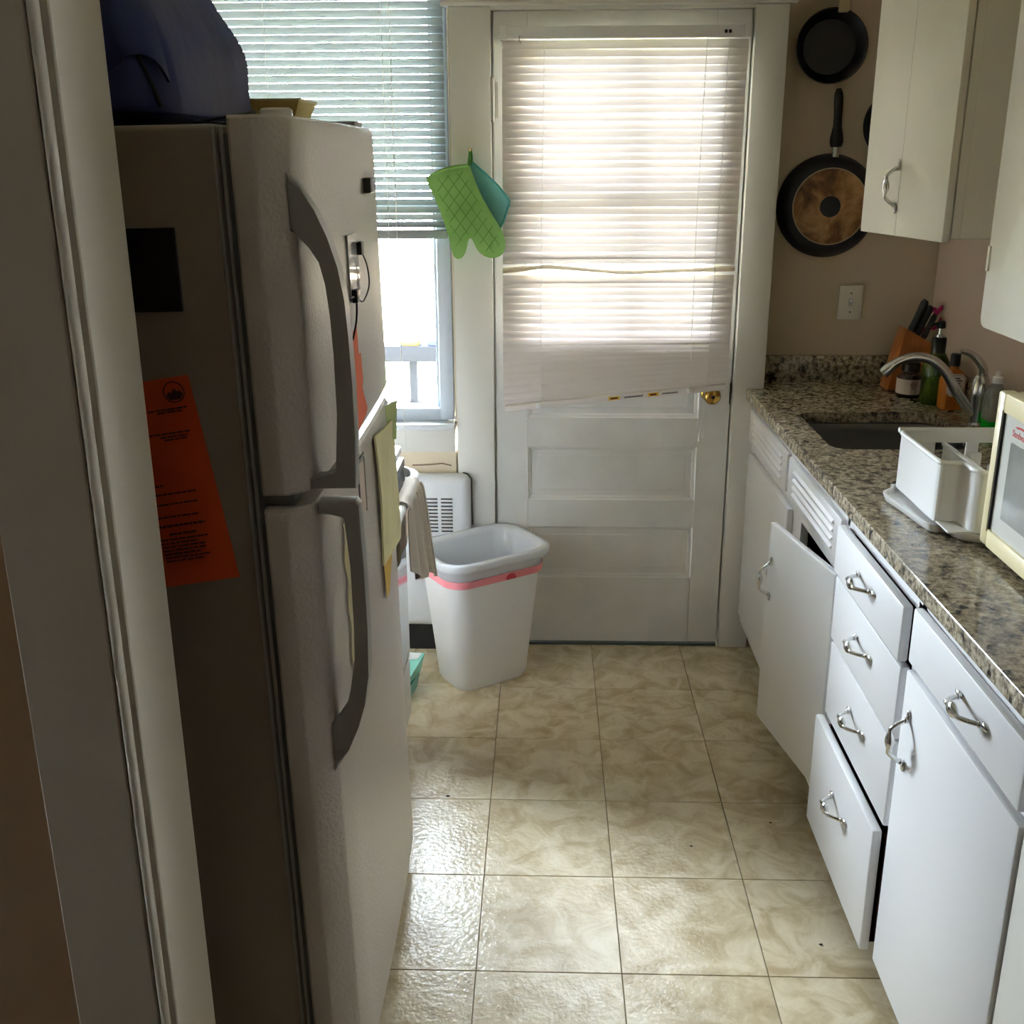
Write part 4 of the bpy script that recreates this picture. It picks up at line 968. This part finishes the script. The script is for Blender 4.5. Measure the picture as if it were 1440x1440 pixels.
for x, z_, lab in ((1.009, 2.198, 'wall hook of the highest frying pan'), (1.024, 1.812, 'wall hook holding the scorched frying pan'), (1.204, 1.974, 'wall hook of the pan behind the cabinet door')):
    single(MB().tube([(x, .126, z_), (x, .085, z_-.002), (x, .078, z_+.006)], .0022, 6), 'pan_hook', m_black, 'thin dark '+lab, 'hook', (x, .12, z_))
ls = thing('light_switch', 'white toggle light switch plate on the tan wall', 'light switch', (1.124, .12, 1.115))
MB().box(1.086, 1.163, .117, .1255, 1.118, 1.228, .003, 3).build('plate', mat('switch_plate', (226, 224, 214), .35), ls)
MB().box(1.118, 1.131, .1155, .119, 1.160, 1.186, .001, 1).build('collar', mat('switch_collar', (206, 204, 194), .4), ls)
MB().box(1.1205, 1.1285, .105, .118, 1.170, 1.180, .002, 1, Matrix.Translation((0, 0, .003))).build('toggle', m_plastic, ls)
for zz in (1.143, 1.203): MB().lathe([(.003, 0), (.003, .0015), (.001, .002)], n=10, mx=facing(1.1245, .1175, zz)).build('screw', m_steel, ls)

# small floor debris
for x, y, r_, lab in ((-.115, -.905, .004, 'tiny dark crumb on the floor near the refrigerator foot'), (.505, -1.10, .003, 'tiny dark crumb in the middle of the floor'),
                  (.72, -1.0, .003, 'tiny dark crumb on the floor below the open cabinet door'), (.74, -1.43, .0035, 'tiny dark crumb on the floor below the bottom drawer'), (.775, -1.72, .008, 'brown crumb on the floor by the nearest cabinet')):
    single(MB().ball((x, y, r_*.4), r_, (1.3, .7, .4), 8), 'crumb', mat('crumb_brown', (58, 42, 26), .9), lab, 'crumb', (x, y, 0))

# ================================================================== OUTSIDE
smesh(MB().box(-14, 14, .3, 30, -1.0, -.9), 'ground_yard', mat('yard_grass', (142, 158, 104), .9, mott=(2, (176, 176, 140), .4, .6)))
smesh(MB().box(-4, 4, .2, 1.75, -.12, -.04), 'porch_deck', mat('deck_boards', (176, 172, 164), .7))
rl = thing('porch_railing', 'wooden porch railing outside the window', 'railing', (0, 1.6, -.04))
m_rail = mat('shaded_railing', (32, 33, 36), .9, spec=.1)  # rail colour darkened to near-black for shade against the bright sky
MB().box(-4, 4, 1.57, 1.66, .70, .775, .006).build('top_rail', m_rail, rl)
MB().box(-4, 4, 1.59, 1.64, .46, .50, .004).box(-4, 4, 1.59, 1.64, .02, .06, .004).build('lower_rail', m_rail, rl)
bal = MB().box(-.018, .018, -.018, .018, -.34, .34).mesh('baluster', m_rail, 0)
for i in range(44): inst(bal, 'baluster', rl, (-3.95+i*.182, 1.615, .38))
for x, lab, col in ((-.50, 'yellow flower box on the porch rail', (84, 62, 8)), (-.375, 'blue flower box on the porch rail', (14, 30, 84))):  # box colours darkened too, so they show against the bright sky
    pt = thing('planter', lab, 'planter', (x, 1.615, .775))
    MB().loft([[(x+a, 1.615+b, .7755) for a, b in rrect(.04, .035, .01)], [(x+a, 1.615+b, .80) for a, b in rrect(.05, .042, .012)]]).build('box', mat('planter_%d' % col[0], col, .5), pt)
nb = thing('neighbour_house', 'pale pinkish house beyond the porch seen through the blinds', 'house', (2, 9, -.9))
MB().box(-.6, 9, 9, 15, -.9, 4.4).build('wall', mat('pink_siding', (216, 186, 168), .8), nb, 0)
MB().prism([(8.6, 4.4), (15.4, 4.4), (12, 7)], 'x', -.9, 9.3).build('roof', mat('roof_shingle', (110, 100, 92), .8), nb, 0)
for i in range(3):
    w_ = MB().box(.6+i*2.6, 1.7+i*2.6, 8.95, 9.0, 1., 2.6).build('window_frame', m_white, nb, 0)
    MB().box(.68+i*2.6, 1.62+i*2.6, 8.93, 8.96, 1.08, 2.52).build('pane', mat('house_glass', (120, 135, 150), .1), w_, 0)
